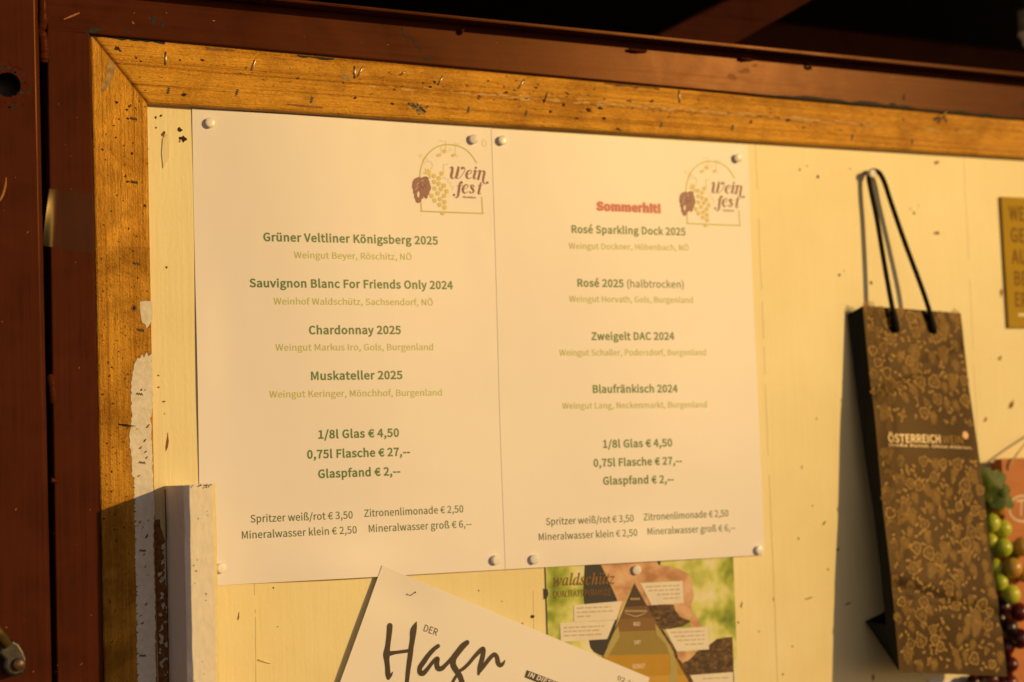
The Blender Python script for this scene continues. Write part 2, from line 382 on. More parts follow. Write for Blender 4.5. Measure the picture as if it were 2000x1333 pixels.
GB = r'''w|93|10,-2 9,36 9,41 9,45 9,49 8,52 8,54 7,56 5,58 3,60 0,60 -1,60 0,63 2,63 4,63 6,64 8,64 10,65 11,65 12,65 14,66 15,66 16,66 17,66 18,63 20,53 20,36 20,19 50,66 52,66 57,15 67,27 72,32 75,37 78,41 80,44 81,48 81,50 81,51 80,52 78,54 77,56 76,58 76,60 76,62 76,63 77,64 79,65 80,66 82,66 83,66 85,65 86,64 87,62 88,60 88,57 86,48 81,38 71,24 50,-2 48,-2 43,46 13,-2
a|71|10,-2 7,-1 4,0 2,2 0,5 -1,9 -1,13 -1,21 1,29 4,37 8,44 13,51 19,57 25,62 32,65 38,66 43,65 47,63 48,58 50,64 61,64 48,19 47,15 46,12 46,9 46,8 47,8 49,7 51,8 54,11 59,17 61,15 53,6 47,0 41,-2 38,-1 36,1 35,5 36,9 37,15 40,25 35,16 30,10 25,5 20,1 15,-1;17,7 19,7 22,8 24,10 27,12 29,15 32,18 34,22 36,25 39,29 41,34 42,38 44,42 45,46 45,50 46,54 45,58 42,61 39,62 34,62 30,59 26,55 22,50 18,44 15,37 14,33 13,29 12,25 12,22 11,19 11,15 12,11 14,8
l|36|7,-2 5,-1 3,-1 1,0 0,2 0,3 0,5 0,7 0,9 0,11 1,14 2,17 3,21 20,86 21,88 21,89 21,90 21,92 20,94 19,95 18,95 15,95 12,96 12,98 16,99 19,99 22,99 24,100 26,100 28,100 31,101 33,101 34,102 35,101 36,101 36,100 36,99 35,98 35,97 13,18 12,14 12,12 12,10 12,9 13,8 14,7 17,8 21,12 25,17 28,15 24,10 20,6 16,3 13,0 9,-1
d|74|13,-2 9,-1 5,0 2,3 0,6 -1,10 -2,15 -1,20 -1,25 1,30 3,35 6,40 9,45 13,50 17,54 21,58 24,61 27,63 30,64 34,65 37,66 40,66 45,65 48,64 51,61 57,87 57,88 57,89 57,90 57,91 57,92 57,93 56,94 55,94 53,95 51,95 49,95 49,97 55,98 60,99 64,100 67,101 69,101 71,102 71,101 72,101 72,100 72,99 72,98 71,98 50,17 50,15 49,14 49,13 49,11 49,10 49,9 49,8 50,7 52,6 55,7 59,11 64,17 66,15 62,10 58,6 55,2 52,0 48,-1 45,-2 41,-1 39,2 38,6 39,10 40,16 42,23 37,16 32,9 28,4 23,1 18,-1;19,6 21,6 24,7 27,9 29,11 32,14 34,18 37,22 39,26 41,30 43,34 45,38 46,43 47,47 48,50 48,54 48,57 47,59 46,60 45,62 43,62 41,63 37,62 32,60 28,56 23,51 19,45 16,37 13,29 11,22 11,16 11,13 12,11 13,9 15,7 17,6
s|52|16,-2 13,-2 9,-1 7,0 5,1 3,1 1,1 0,1 -1,0 -2,-1 -5,-1 -2,22 1,22 1,16 3,11 5,7 8,4 11,3 15,2 18,2 21,4 23,5 25,8 26,11 26,14 26,18 24,21 22,25 20,27 19,29 17,31 16,33 15,34 13,36 12,39 11,41 10,43 9,45 8,47 8,50 9,54 10,58 13,61 17,64 21,65 26,66 29,66 32,65 35,65 37,64 39,63 40,63 42,63 43,64 44,66 46,66 43,45 41,45 38,54 34,60 27,62 25,62 23,61 21,60 20,58 19,56 19,54 19,51 21,47 24,43 26,42 27,40 28,38 30,36 31,34 32,32 34,30 35,28 36,25 37,23 37,21 37,18 37,15 36,11 35,8 33,6 30,3 27,1 24,0 20,-1
c|62|21,-2 15,-1 10,1 5,5 2,10 0,16 0,23 0,27 1,32 3,36 5,41 7,45 10,49 13,53 17,57 21,60 28,63 35,65 42,66 46,66 49,65 52,63 54,61 55,58 56,56 55,53 55,51 54,50 52,49 51,48 49,48 45,48 43,50 43,53 43,54 43,55 43,56 44,57 45,58 45,59 46,60 45,61 44,62 41,62 36,62 32,60 27,56 23,52 19,47 16,41 14,34 13,28 12,22 13,17 14,13 16,10 19,7 22,5 25,5 33,6 40,10 47,17 50,15 40,6 30,0
t|39|7,-2 3,-1 1,1 0,5 0,7 0,8 0,9 1,10 1,12 1,13 14,59 4,59 5,62 13,65 21,72 28,82 32,82 26,63 38,63 37,59 25,59 14,16 13,13 13,11 12,9 13,8 14,7 15,6 18,8 21,11 26,17 28,14 21,5 14,0
z|55|30,-2 28,-2 26,-1 24,-1 21,-1 19,0 16,1 10,2 6,3 3,3 0,3 -3,2 -6,0 -6,-1 -7,-1 -8,-1 -9,0 -9,1 -8,3 -7,4 39,54 37,54 34,54 31,54 28,54 25,54 22,55 20,56 17,56 15,56 13,56 11,56 9,55 8,54 7,52 5,50 3,51 5,56 7,59 8,62 11,64 13,65 15,66 17,66 19,65 21,65 24,65 26,64 29,64 32,63 35,63 37,62 39,62 40,62 41,62 44,62 46,63 48,64 50,65 51,66 52,66 53,66 53,65 54,64 53,64 53,63 53,62 52,61 5,10 8,11 11,11 14,11 17,11 21,11 24,10 27,9 30,9 33,9 37,10 41,13 44,18 46,17 44,12 43,8 41,5 40,3 38,1 36,0 35,-1 32,-2
h|75|44,-2 39,-1 35,3 34,9 35,11 35,14 36,18 37,22 39,27 40,32 45,46 46,48 46,50 46,51 46,53 45,54 44,54 39,53 33,47 27,39 22,27 17,14 13,0 -4,0 17,78 18,80 18,82 18,83 19,84 19,85 19,86 19,87 18,88 17,89 16,90 14,90 12,90 10,90 10,94 14,94 18,95 23,95 28,96 33,97 39,98 24,41 29,48 34,54 38,59 43,62 48,64 53,65 58,63 62,60 63,54 63,49 61,43 59,35 52,16 52,15 52,14 51,13 51,12 52,10 52,9 54,9 56,10 59,14 64,20 67,19 59,7 51,0
u|76|10,-2 7,-1 5,-1 3,1 2,3 1,5 1,8 1,10 1,12 2,14 2,17 3,20 4,24 11,48 11,49 11,50 11,51 12,53 12,54 12,55 11,57 11,58 10,59 8,60 6,60 3,60 3,62 7,63 10,63 12,64 15,64 17,64 19,65 22,65 24,66 25,66 26,66 27,65 27,64 26,63 26,62 15,22 14,20 13,17 13,15 13,14 12,12 12,11 13,9 14,7 17,7 19,7 22,9 26,11 29,15 33,19 37,24 41,30 44,36 47,42 50,49 53,57 54,64 65,64 53,19 52,15 52,12 51,10 52,8 53,7 54,7 57,8 61,12 66,18 68,16 61,6 54,0 46,-2 42,-1 40,2 39,6 40,9 40,13 41,17 46,32 39,22 32,13 26,7 21,2 15,-1'''
def read_glyphs(t):
    d = {}
    for ln in t.strip('\n').split('\n'):
        ch, adv, rest = ln[0], *ln[2:].split('|')
        d[ch] = (int(adv), [[tuple(int(c) for c in p.split(',')) for p in lp.split(' ')] for lp in rest.split(';')] if rest else [])
    return d
GA, GB = read_glyphs(GA), read_glyphs(GB)

def area(lp):
    return sum(a[0] * b[1] - b[0] * a[1] for a, b in zip(lp, lp[1:] + lp[:1])) / 2

def inside(p, lp):
    c = False
    for a, b in zip(lp, lp[1:] + lp[:1]):
        if (a[1] > p[1]) != (b[1] > p[1]) and p[0] < (b[0] - a[0]) * (p[1] - a[1]) / (b[1] - a[1]) + a[0]:
            c = not c
    return c

def embolden(loops, d):
    if not d:
        return loops
    out = []
    for i, lp in enumerate(loops):
        hole = sum(inside(lp[0], o) for j, o in enumerate(loops) if j != i) % 2
        s = (1 if area(lp) > 0 else -1) * (-1 if hole else 1)
        n = len(lp)
        q = []
        for k in range(n):
            a, b, c = lp[k - 1], lp[k], lp[(k + 1) % n]
            e1 = (b[0] - a[0], b[1] - a[1]); e2 = (c[0] - b[0], c[1] - b[1])
            l1 = math.hypot(*e1) or 1; l2 = math.hypot(*e2) or 1
            n1 = (e1[1] / l1, -e1[0] / l1); n2 = (e2[1] / l2, -e2[0] / l2)
            mx, my = n1[0] + n2[0], n1[1] + n2[1]
            ml = mx * mx + my * my
            k2 = min(2 / ml, 2.0) if ml > 1e-6 else 1
            q.append((b[0] + mx * k2 / 1 * d * s * 0.5 * (1 if ml > 1e-6 else 0) * 1.0, b[1] + my * k2 * d * s * 0.5))
        out.append(q)
    return out

def text_loops(s, bold=0.0, font=GA, shear=0.0, track=0.0):
    """-> glyph loops in units of cap height / 100, with the ink's width"""
    x, gl, lo, hi = 0.0, [], 1e9, -1e9
    for ch in s:
        adv, lps = font[ch]
        if lps:
            e = embolden(lps, bold)
            e = [[(px + x + shear * py, py) for px, py in lp] for lp in e]
            gl.append(e)
            lo = min([lo] + [p[0] for lp in e for p in lp])
            hi = max([hi] + [p[0] for lp in e for p in lp])
        x += adv + track + bold * 0.6
    return gl, lo, hi

def write(plane, mb, s, a, b, cap, bold=0.0, mat=0, lift=0.0001, font=GA, shear=0.0, local=False, grow=0.0, track=0.0):
    """lettering whose ink runs from pixel a to pixel b (baseline), cap height in metres"""
    p, q = (a, b) if local else (plane.px(*a), plane.px(*b))
    gl, lo, hi = text_loops(s, bold, font, shear, track)
    d = Vector((q[0] - p[0], q[1] - p[1]))
    kx = d.length / (hi - lo)
    ky = cap / 100.0
    e = d.normalized()
    for lps in gl:
        if grow:
            lps = embolden(lps, grow)
        loops = [[(p[0] + e.x * (x - lo) * kx - e.y * y * ky, p[1] + e.y * (x - lo) * kx + e.x * y * ky) for x, y in lp] for lp in lps]
        plane.put(mb, loops, mat, lift)

# ------------------------------------------------------------------ materials
def new_mat(name, rough=0.5, spec=0.5, metal=0.0):
    m = bpy.data.materials.new(name)
    m.use_nodes = True
    b = m.node_tree.nodes['Principled BSDF']
    b.inputs['Roughness'].default_value = rough
    b.inputs['Specular IOR Level'].default_value = spec
    b.inputs['Metallic'].default_value = metal
    return m, m.node_tree, b

def N(t, kind, **kw):
    n = t.nodes.new(kind)
    for k, v in kw.items():
        setattr(n, k, v)
    return n

def ramp(t, fac, stops):
    r = N(t, 'ShaderNodeValToRGB')
    cr = r.color_ramp
    while len(cr.elements) < len(stops):
        cr.elements.new(0.5)
    for e, (p, c) in zip(cr.elements, stops):
        e.position = p
        e.color = (*c, 1)
    t.links.new(fac, r.inputs[0])
    return r.outputs[0]

def coords(t, scale, rot=(0, 0, 0), loc=(0, 0, 0)):
    tc = N(t, 'ShaderNodeTexCoord')
    mp = N(t, 'ShaderNodeMapping')
    mp.inputs['Scale'].default_value = scale
    mp.inputs['Rotation'].default_value = rot
    mp.inputs['Location'].default_value = loc
    t.links.new(tc.outputs['Object'], mp.inputs[0])
    return mp.outputs[0]

def noise_tex(t, vec, scale=1.0, detail=4, rough=0.55, dist=0.0):
    n = N(t, 'ShaderNodeTexNoise')
    n.inputs['Scale'].default_value = scale
    n.inputs['Detail'].default_value = detail
    n.inputs['Roughness'].default_value = rough
    n.inputs['Distortion'].default_value = dist
    t.links.new(vec, n.inputs['Vector'])
    return n.outputs['Fac']

def mix(t, fac, a, b, mode='MIX'):
    m = N(t, 'ShaderNodeMix', data_type='RGBA', blend_type=mode)
    for s, x in ((0, fac), (6, a), (7, b)):
        if isinstance(x, bpy.types.NodeSocket):
            t.links.new(x, m.inputs[s])
        else:
            m.inputs[s].default_value = x if s == 0 else (*x, 1)
    return m.outputs[2]

def math_node(t, op, a, b=0.0, c=0.0):
    m = N(t, 'ShaderNodeMath', operation=op)
    for s, x in enumerate((a, b, c)):
        if isinstance(x, bpy.types.NodeSocket):
            t.links.new(x, m.inputs[s])
        else:
            m.inputs[s].default_value = x
    return m.outputs[0]

def bump(t, bsdf, h, strength=0.3, dist=0.001):
    b = N(t, 'ShaderNodeBump')
    b.inputs['Strength'].default_value = strength
    b.inputs['Distance'].default_value = dist
    t.links.new(h, b.inputs['Height'])
    t.links.new(b.outputs[0], bsdf.inputs['Normal'])

def plain(name, col, rough=0.5, spec=0.5, metal=0.0, var=0.12, scale=120.0, bmp=0.0, stretch=(1, 1, 1), tint=None):
    m, t, b = new_mat(name, rough, spec, metal)
    if tint:
        b.inputs['Specular Tint'].default_value = (*tint, 1)
    n = noise_tex(t, coords(t, tuple(scale * s for s in stretch)), 1, 3)
    lo = tuple(c * (1 - var) for c in col)
    hi = tuple(min(c * (1 + var), 1) for c in col)
    t.links.new(ramp(t, n, [(0.3, lo), (0.7, hi)]), b.inputs['Base Color'])
    if bmp:
        bump(t, b, n, bmp, 0.0006)
    return m

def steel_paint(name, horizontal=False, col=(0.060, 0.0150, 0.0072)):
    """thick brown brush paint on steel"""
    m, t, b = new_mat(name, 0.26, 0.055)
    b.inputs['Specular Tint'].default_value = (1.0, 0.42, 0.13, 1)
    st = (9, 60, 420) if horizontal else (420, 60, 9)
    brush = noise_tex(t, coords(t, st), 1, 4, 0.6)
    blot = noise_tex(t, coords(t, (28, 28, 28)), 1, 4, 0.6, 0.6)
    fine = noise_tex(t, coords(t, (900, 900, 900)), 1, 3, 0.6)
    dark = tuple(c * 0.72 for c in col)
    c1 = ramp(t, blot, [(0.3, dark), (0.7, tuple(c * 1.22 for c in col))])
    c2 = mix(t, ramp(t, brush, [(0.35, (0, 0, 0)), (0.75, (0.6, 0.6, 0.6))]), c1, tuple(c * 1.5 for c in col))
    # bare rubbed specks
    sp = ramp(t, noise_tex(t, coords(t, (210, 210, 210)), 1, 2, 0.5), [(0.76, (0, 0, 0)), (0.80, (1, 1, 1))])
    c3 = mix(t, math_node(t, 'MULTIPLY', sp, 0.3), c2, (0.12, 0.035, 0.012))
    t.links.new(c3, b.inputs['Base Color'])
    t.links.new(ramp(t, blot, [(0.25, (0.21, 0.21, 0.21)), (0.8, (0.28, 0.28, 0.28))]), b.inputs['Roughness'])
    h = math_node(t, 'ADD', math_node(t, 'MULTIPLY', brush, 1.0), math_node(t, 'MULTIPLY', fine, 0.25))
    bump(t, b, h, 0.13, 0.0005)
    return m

def wood(name, horizontal=False, tone=1.0, coarse=False):
    """varnished softwood: growth lines along the rail, pores, blotches of old varnish"""
    m, t, b = new_mat(name, 0.30, 0.5)
    b.inputs['Specular Tint'].default_value = (1.0, 0.50, 0.08, 1)
    sw = (lambda q: (q[2], q[1], q[0])) if horizontal else (lambda q: q)
    lines = noise_tex(t, coords(t, sw((430, 40, 3.0)), loc=(3.1, 0, 1.7)), 1, 3, 0.55, 0.25)
    band = noise_tex(t, coords(t, sw((95, 40, 2.2)), loc=(1.1, 0, 0.7)), 1, 3, 0.55, 0.4)
    fibre = noise_tex(t, coords(t, sw((1500, 300, 60))), 1, 3, 0.6)
    blot = noise_tex(t, coords(t, (30, 30, 30), loc=(0.4, 0.2, 0.9)), 1, 5, 0.65, 0.4)
    pits = noise_tex(t, coords(t, (850, 850, 700) if coarse else sw((1000, 400, 420))), 1, 2, 0.6)
    A, B, C = (0.62, 0.325, 0.042), (0.44, 0.205, 0.022), (0.20, 0.078, 0.009)
    A, B, C = [tuple(x * tone for x in q) for q in (A, B, C)]
    c1 = ramp(t, band, [(0.32, B), (0.55, A), (0.75, B)])
    k = 0.3 if coarse else 0.7
    c2 = mix(t, ramp(t, lines, [(0.36, (k, k, k)), (0.47, (0, 0, 0))]), c1, C)
    k = 0.75 if coarse else 0.5
    c3 = mix(t, ramp(t, blot, [(0.36, (k, k, k)), (0.56, (0, 0, 0))]), c2, tuple(x * 0.95 for x in C))
    c4 = mix(t, ramp(t, fibre, [(0.34, (0.5, 0.5, 0.5)), (0.5, (0, 0, 0))]), c3, tuple(x * 0.8 for x in C))
    c5 = mix(t, ramp(t, pits, [(0.31 if coarse else 0.27, (0.9, 0.9, 0.9)), (0.37 if coarse else 0.33, (0, 0, 0))]), c4, (0.07, 0.024, 0.006))
    t.links.new(c5, b.inputs['Base Color'])
    t.links.new(ramp(t, blot, [(0.3, (0.40, 0.40, 0.40)), (0.7, (0.27, 0.27, 0.27))]), b.inputs['Roughness'])
    h = math_node(t, 'ADD', math_node(t, 'MULTIPLY', lines, 1.1), math_node(t, 'MULTIPLY', pits, 0.9))
    h = math_node(t, 'ADD', h, math_node(t, 'MULTIPLY', fibre, 0.5))
    bump(t, b, h, 0.85 if coarse else 0.75, 0.0007)
    return m

def board_paint(name):
    """cream gloss paint over boards: brush strokes, board joints, small dirt"""
    m, t, b = new_mat(name, 0.44, 0.6)
    brush = noise_tex(t, coords(t, (260, 60, 14)), 1, 4, 0.6, 0.3)
    lump = noise_tex(t, coords(t, (420, 420, 260)), 1, 3, 0.6)
    blot = noise_tex(t, coords(t, (9, 9, 9)), 1, 4, 0.6)
    c1 = ramp(t, blot, [(0.3, (0.735, 0.635, 0.33)), (0.7, (0.83, 0.75, 0.44))])
    c2 = mix(t, ramp(t, brush, [(0.3, (0.22, 0.22, 0.22)), (0.5, (0, 0, 0))]), c1, (0.74, 0.56, 0.25))
    dirt = ramp(t, noise_tex(t, coords(t, (75, 75, 60), loc=(5, 2, 1)), 1, 5, 0.7), [(0.70, (0, 0, 0)), (0.78, (0.55, 0.55, 0.55))])
    c3 = mix(t, dirt, c2, (0.42, 0.31, 0.13))
    t.links.new(c3, b.inputs['Base Color'])
    # hairline joints between the boards, 195 mm apart
    tc = N(t, 'ShaderNodeTexCoord')
    sp = N(t, 'ShaderNodeSeparateXYZ')
    t.links.new(tc.outputs['Object'], sp.inputs[0])
    wob = math_node(t, 'MULTIPLY', math_node(t, 'SUBTRACT', noise_tex(t, coords(t, (40, 1, 22)), 1, 3), 0.5), 0.0022)
    x = math_node(t, 'ADD', sp.outputs[0], wob)
    fr = math_node(t, 'FRACT', math_node(t, 'DIVIDE', math_node(t, 'SUBTRACT', x, 0.0345), 0.197))
    dd = math_node(t, 'ABSOLUTE', math_node(t, 'SUBTRACT', fr, 0.5))
    line = math_node(t, 'GREATER_THAN', dd, 0.5 - 0.00035 / 0.197)
    brk = math_node(t, 'GREATER_THAN', noise_tex(t, coords(t, (3, 1, 30)), 1, 2), 0.42)
    lf = math_node(t, 'MULTIPLY', line, brk)
    c4 = mix(t, math_node(t, 'MULTIPLY', lf, 0.55), c3, (0.33, 0.22, 0.08))
    t.links.new(c4, b.inputs['Base Color'])
    h = math_node(t, 'ADD', math_node(t, 'MULTIPLY', brush, 0.9), math_node(t, 'MULTIPLY', lump, 0.55))
    h = math_node(t, 'SUBTRACT', h, math_node(t, 'MULTIPLY', lf, 0.8))
    bump(t, b, h, 0.22, 0.0007)
    return m

def paper(name, col=(0.74, 0.715, 0.76), rough=0.45, spec=0.9):
    m, t, b = new_mat(name, rough, spec)
    n = noise_tex(t, coords(t, (14, 14, 14)), 1, 3)
    t.links.new(ramp(t, n, [(0.3, tuple(c * 0.975 for c in col)), (0.7, col)]), b.inputs['Base Color'])
    f = noise_tex(t, coords(t, (1500, 1500, 1500)), 1, 2)
    big = noise_tex(t, coords(t, (22, 22, 14)), 1, 2)
    bump(t, b, math_node(t, 'ADD', math_node(t, 'MULTIPLY', f, 0.04), math_node(t, 'MULTIPLY', big, 1.0)), 0.25, 0.0012)
    return m

def ink(name, col, rough=0.44, spec=0.5):
    return plain(name, col, rough, spec, var=0.05, scale=60)

M = {}
M['post'] = steel_paint('brown steel paint upright')
M['beam'] = steel_paint('brown steel paint level', True)
M['brace'] = steel_paint('brightened brace brown', True, (0.17, 0.046, 0.018))  # steel brown brightened in colour to stand in for light the brace lacks
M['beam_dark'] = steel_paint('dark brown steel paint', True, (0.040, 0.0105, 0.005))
M['rail_v'] = wood('varnished wood upright')
M['rail_v2'] = wood('varnished wood knotty', False, 0.92, True)
M['rail_h'] = wood('varnished wood level', True, 1.06)
M['cream'] = board_paint('cream board paint')
M['white'] = plain('old white paint', (0.70, 0.66, 0.58), 0.55, 0.4, var=0.10, scale=260, bmp=0.7)
M['lath'] = plain('white lath paint', (0.79, 0.73, 0.62), 0.5, 0.4, var=0.06, scale=330, bmp=0.45, stretch=(1, 1, 0.5))
M['cream_edge'] = plain('cream lath edge', (0.80, 0.70, 0.36), 0.45, 0.5, var=0.06, scale=200, bmp=0.4)
M['paper'] = paper('printer paper')
M['news'] = paper('newsprint paper', (0.80, 0.775, 0.76), 0.45, 0.6)
M['dark_hole'] = plain('bare dark wood', (0.055, 0.022, 0.009), 0.8, 0.2, var=0.4, scale=500)
M['gouge'] = plain('bare brown wood', (0.24, 0.115, 0.035), 0.75, 0.2, var=0.4, scale=400, bmp=0.5)
M['splinter'] = plain('pale splinter wood', (0.62, 0.37, 0.11), 0.6, 0.3, var=0.2, scale=300, bmp=0.4)
M['slate'] = plain('old blue grey paint', (0.026, 0.027, 0.027), 0.5, 0.06, var=0.3, scale=300)
M['scratch'] = plain('bare scratch', (0.34, 0.135, 0.035), 0.5, 0.15, var=0.3, scale=400)
M['rust'] = plain('primer red', (0.075, 0.012, 0.005), 0.28, 0.055, var=0.4, scale=200, tint=(1, 0.42, 0.13))
M['staple'] = plain('zinc wire', (0.55, 0.52, 0.46), 0.33, 0.5, 1.0, var=0.1, scale=300)
M['iron'] = plain('dark iron', (0.018, 0.014, 0.011), 0.5, 0.5, 0.0, var=0.4, scale=300, bmp=0.5)
M['iron2'] = plain('dull iron fitting', (0.035, 0.030, 0.022), 0.42, 0.5, 0.3, var=0.4, scale=160, bmp=0.4)
M['pin'] = plain('white pin plastic', (0.86, 0.84, 0.82), 0.3, 0.5, var=0.02)
M['green'] = ink('dark green print', (0.045, 0.16, 0.022))
M['deep_green'] = ink('deep green print', (0.045, 0.115, 0.025))
M['light_green'] = ink('light green print', (0.44, 0.50, 0.09))
M['red'] = ink('red print', (0.52, 0.04, 0.06))
M['glow_in'] = ink('pink print', (0.74, 0.22, 0.24))
M['glow_out'] = ink('pale pink print', (0.76, 0.47, 0.46))
M['logo_green'] = ink('logo olive print', (0.46, 0.46, 0.055))
M['logo_gold'] = ink('logo gold print', (0.66, 0.55, 0.15))
M['logo_red'] = ink('logo wine print', (0.20, 0.026, 0.040))
M['splash'] = plain('grey dried splash', (0.27, 0.20, 0.11), 0.7, 0.2, var=0.4, scale=500, bmp=0.6)
M['smear'] = plain('grey putty smear', (0.37, 0.235, 0.085), 0.6, 0.25, var=0.35, scale=260)
M['black_ink'] = ink('black print', (0.020, 0.016, 0.015))

# ------------------------------------------------------------------ the board wall
wall = MB()
prism(wall, [(-0.040, -0.75), (1.30, -0.75), (1.30, 0.030), (-0.040, 0.030)], -0.018, 0.0)
WP = Plane((0, 0, 0), (1, 0, 0), (0, 0, 1))
for px, py, r, asp, rot, mt in [
        (304, 230, 0.9, 1, 0, 1), (305, 250, 0.7, 1, 0, 1), (314, 226, 0.8, 1.6, 0.6, 1), (352, 255, 1.7, 1, 0, 1), (357, 272, 2.0, 1.2, 0.3, 1),
        (351, 276, 0.9, 1, 0, 2), (320, 278, 1.8, 1.0, 1.2, 1), (319, 262, 1.2, 2, 1.4, 2), (325, 523, 1.0, 1, 0, 1), (309, 734, 0.5, 1.4, 0, 1),
        (310, 757, 0.5, 1.6, 0, 1), (320, 785, 0.7, 1.8, 0.2, 2), (321, 809, 0.5, 1, 0, 1), (327, 860, 1.0, 6, 1.45, 2),
        (1562, 332, 0.9, 1.3, 0.5, 2), (1576, 325, 0.6, 1, 0, 2), (1597, 346, 1.3, 1, 0, 1), (1639, 538, 1.2, 1, 0, 1), (1648, 530, 0.7, 1, 0, 2), (1701, 553, 1.4, 1, 0, 1),
        (1660, 330, 0.7, 1, 0, 2), (1785, 416, 1.2, 1, 0, 1), (1830, 318, 1.6, 2.2, 0.2, 2), (1829, 455, 1.4, 2.6, 0.1, 2), (1955, 573, 2.0, 1.8, 1.5, 2), (1953, 700, 1.4, 1.8, 0.6, 2),
        (1040, 1205, 1.3, 1.1, 0, 1), (935, 1154, 0.5, 1, 0, 1), (980, 1175, 0.5, 1, 0, 2), (1020, 1218, 0.6, 1.5, 0, 2),
        (1975, 790, 2.2, 2.0, 0.9, 2), (1925, 820, 1.4, 1.5, 0.9, 2), (1610, 1022, 0.8, 3, 0.7, 2), (1617, 1113, 0.8, 1.0, 1.4, 2), (1636, 1074, 1.0, 2.6, 0.1, 2),
        (1579, 1169, 0.6, 9, 0.15, 2), (1442, 1216, 0.8, 1.2, 0, 2), (1448, 1182, 0.9, 2.2, 1.2, 2), (1566, 913, 0.7, 2, 1.2, 2), (466, 1205, 0.8, 3, 1.4, 2),
        (1510, 1170, 0.5, 3, 1.4, 2), (1655, 1180, 0.9, 3, 0.3, 2), (1705, 1325, 1.2, 3, 1.5, 2)]:
    u, v = WP.px(px, py)
    splat(WP, wall, u, v, r * 0.00085, mt, asp, rot)
for i in range(46):
    u, v = random.uniform(-0.02, 0.75), random.uniform(-0.42, 0.0)
    splat(WP, wall, u, v, random.uniform(0.0002, 0.0006), random.choice((1, 2, 2)), random.uniform(1, 3), random.uniform(0, 3))
# bare strip where the paint is worn off beside the lath
lp, rp = [], []
for i in range(30):
    y = 1015 + i * 14
    lp.append(WP.px(300 + (y - 1015) * 0.03, y))
    rp.append(WP.px(319 + (y - 1015) * 0.045 + random.uniform(-3, 2) - (8 if i < 2 else 0), y))
WP.put(wall, [lp + rp[::-1]], 2, 0.0002)
for i in range(44):
    y = random.uniform(1060, 1333)
    u, v = WP.px(random.uniform(312, 328), y)
    splat(WP, wall, u, v, random.uniform(0.0005, 0.0011), 3, random.uniform(1, 2.4), random.uniform(0.5, 2.4), lift=0.0004)
# lifted flake of thick paint under the corner
fl = [(318, 270), (328, 262), (333, 276), (331, 308), (319, 329), (316, 300)]
fv = [at(x, y, 0.0007 if i in (0, 4, 5) else 0.0010) for i, (x, y) in enumerate(fl)]
wall.add(fv + [p + Vector((0, 0.0006, 0)) for p in fv], [tuple(range(6)), tuple(range(6, 12))] + [(i, (i + 1) % 6, 6 + (i + 1) % 6, 6 + i) for i in range(6)], 0)
ow = wall.build('board_wall', [M['cream'], M['dark_hole'], M['gouge'], M['white']])
tag(ow, 'cream painted board wall carrying the pinned papers', 'wall')

# ------------------------------------------------------------------ wooden frame round the wall
RY = 0.0065
frame = thing('pine_surround', 'mitred varnished pine frame around the cream board wall', 'frame', at(176, 65, 0))
A_out, A_in = xz(175, 62, RY), xz(289, 202, RY)
RP = Plane((0, -RY, 0), (1, 0, 0), (0, 0, 1))
top_l, top_r = xz(175, 60, RY), xz(2010, 232, RY)
bot_r = xz(2010, 310, RY)
def ext(a, b, x):
    return (x, a[1] + (b[1] - a[1]) * (x - a[0]) / (b[0] - a[0]))
tr = MB()
prism(tr, [A_in, ext(A_in, bot_r, 0.95), ext(top_l, top_r, 0.95), A_out], 0.0, RY, 0.0022)
sr = MB()
ZJ = xz(240, 482, RY)[1]
sl_b, sr_b = xz(204, 1333, RY), xz(309, 1333, RY)
def side(a, b, z):
    return (a[0] + (b[0] - a[0]) * (z - a[1]) / (b[1] - a[1]), z)
prism(sr, [A_in, A_out, side(A_out, sl_b, ZJ), side(A_in, sr_b, ZJ)], 0.0, RY, 0.0018, mat=0, sharp=(2,))
prism(sr, [side(A_in, sr_b, ZJ), side(A_out, sl_b, ZJ), side(A_out, sl_b, -0.75), side(A_in, sr_b, -0.75)], 0.0, RY + 0.0002, 0.0018, mat=1, sharp=(0,))
# brushed-on white paint
def ragged(l, amp):
    out = []
    for (x0, y0), (x1, y1) in zip(l, l[1:]):
        k = max(2, int(abs(y1 - y0) / 5))
        for i in range(k):
            t = i / k
            out.append((x0 + (x1 - x0) * t + random.uniform(-amp, amp), y0 + (y1 - y0) * t))
    out.append(l[-1])
    return out
RP2 = Plane((0, -RY - 0.0002, 0), (1, 0, 0), (0, 0, 1))
lft = ragged([(268, 700), (261, 712), (256, 748), (257, 818), (252, 853), (257, 900), (258, 930)], 1.6)
lft2 = []
y = 932
while y < 1345:                                  # slanting brush marks lower down
    q = 261 + (y - 932) * 0.018
    d = random.choice((0.5, 1, 1.5, 3, 5))
    lft2 += [(q + random.uniform(-1.5, 1.5), y), (q + d, y + 1.5), (q + d * 0.3, y + 4)]
    y += random.uniform(5, 14)
rgt = ragged([(296, 690), (299, 783), (294, 818), (298, 900), (299, 950), (302, 982), (299, 1058), (302, 1146), (305, 1345)], 1.4)
topr = [(296, 690), (290, 697), (286, 688), (281, 700), (277, 692), (273, 701)]
RP2.put(sr, [[RP2.px(*p) for p in lft + lft2 + rgt[::-1] + topr[1:]]], 2, 0.0002)
RP2.put(sr, [[RP2.px(*p) for p in [(273, 590), (285, 588), (297, 589), (298, 610), (297, 624), (291, 636), (286, 642), (284, 634), (277, 630), (274, 612)]]], 2, 0.0002)
# grey smear on the mitre
RP.put(sr, [[RP.px(*p) for p in [(211, 118), (222, 121), (226, 132), (221, 150), (212, 168), (203, 180), (196, 176), (203, 158), (208, 140)]]], 5, 0.00012)
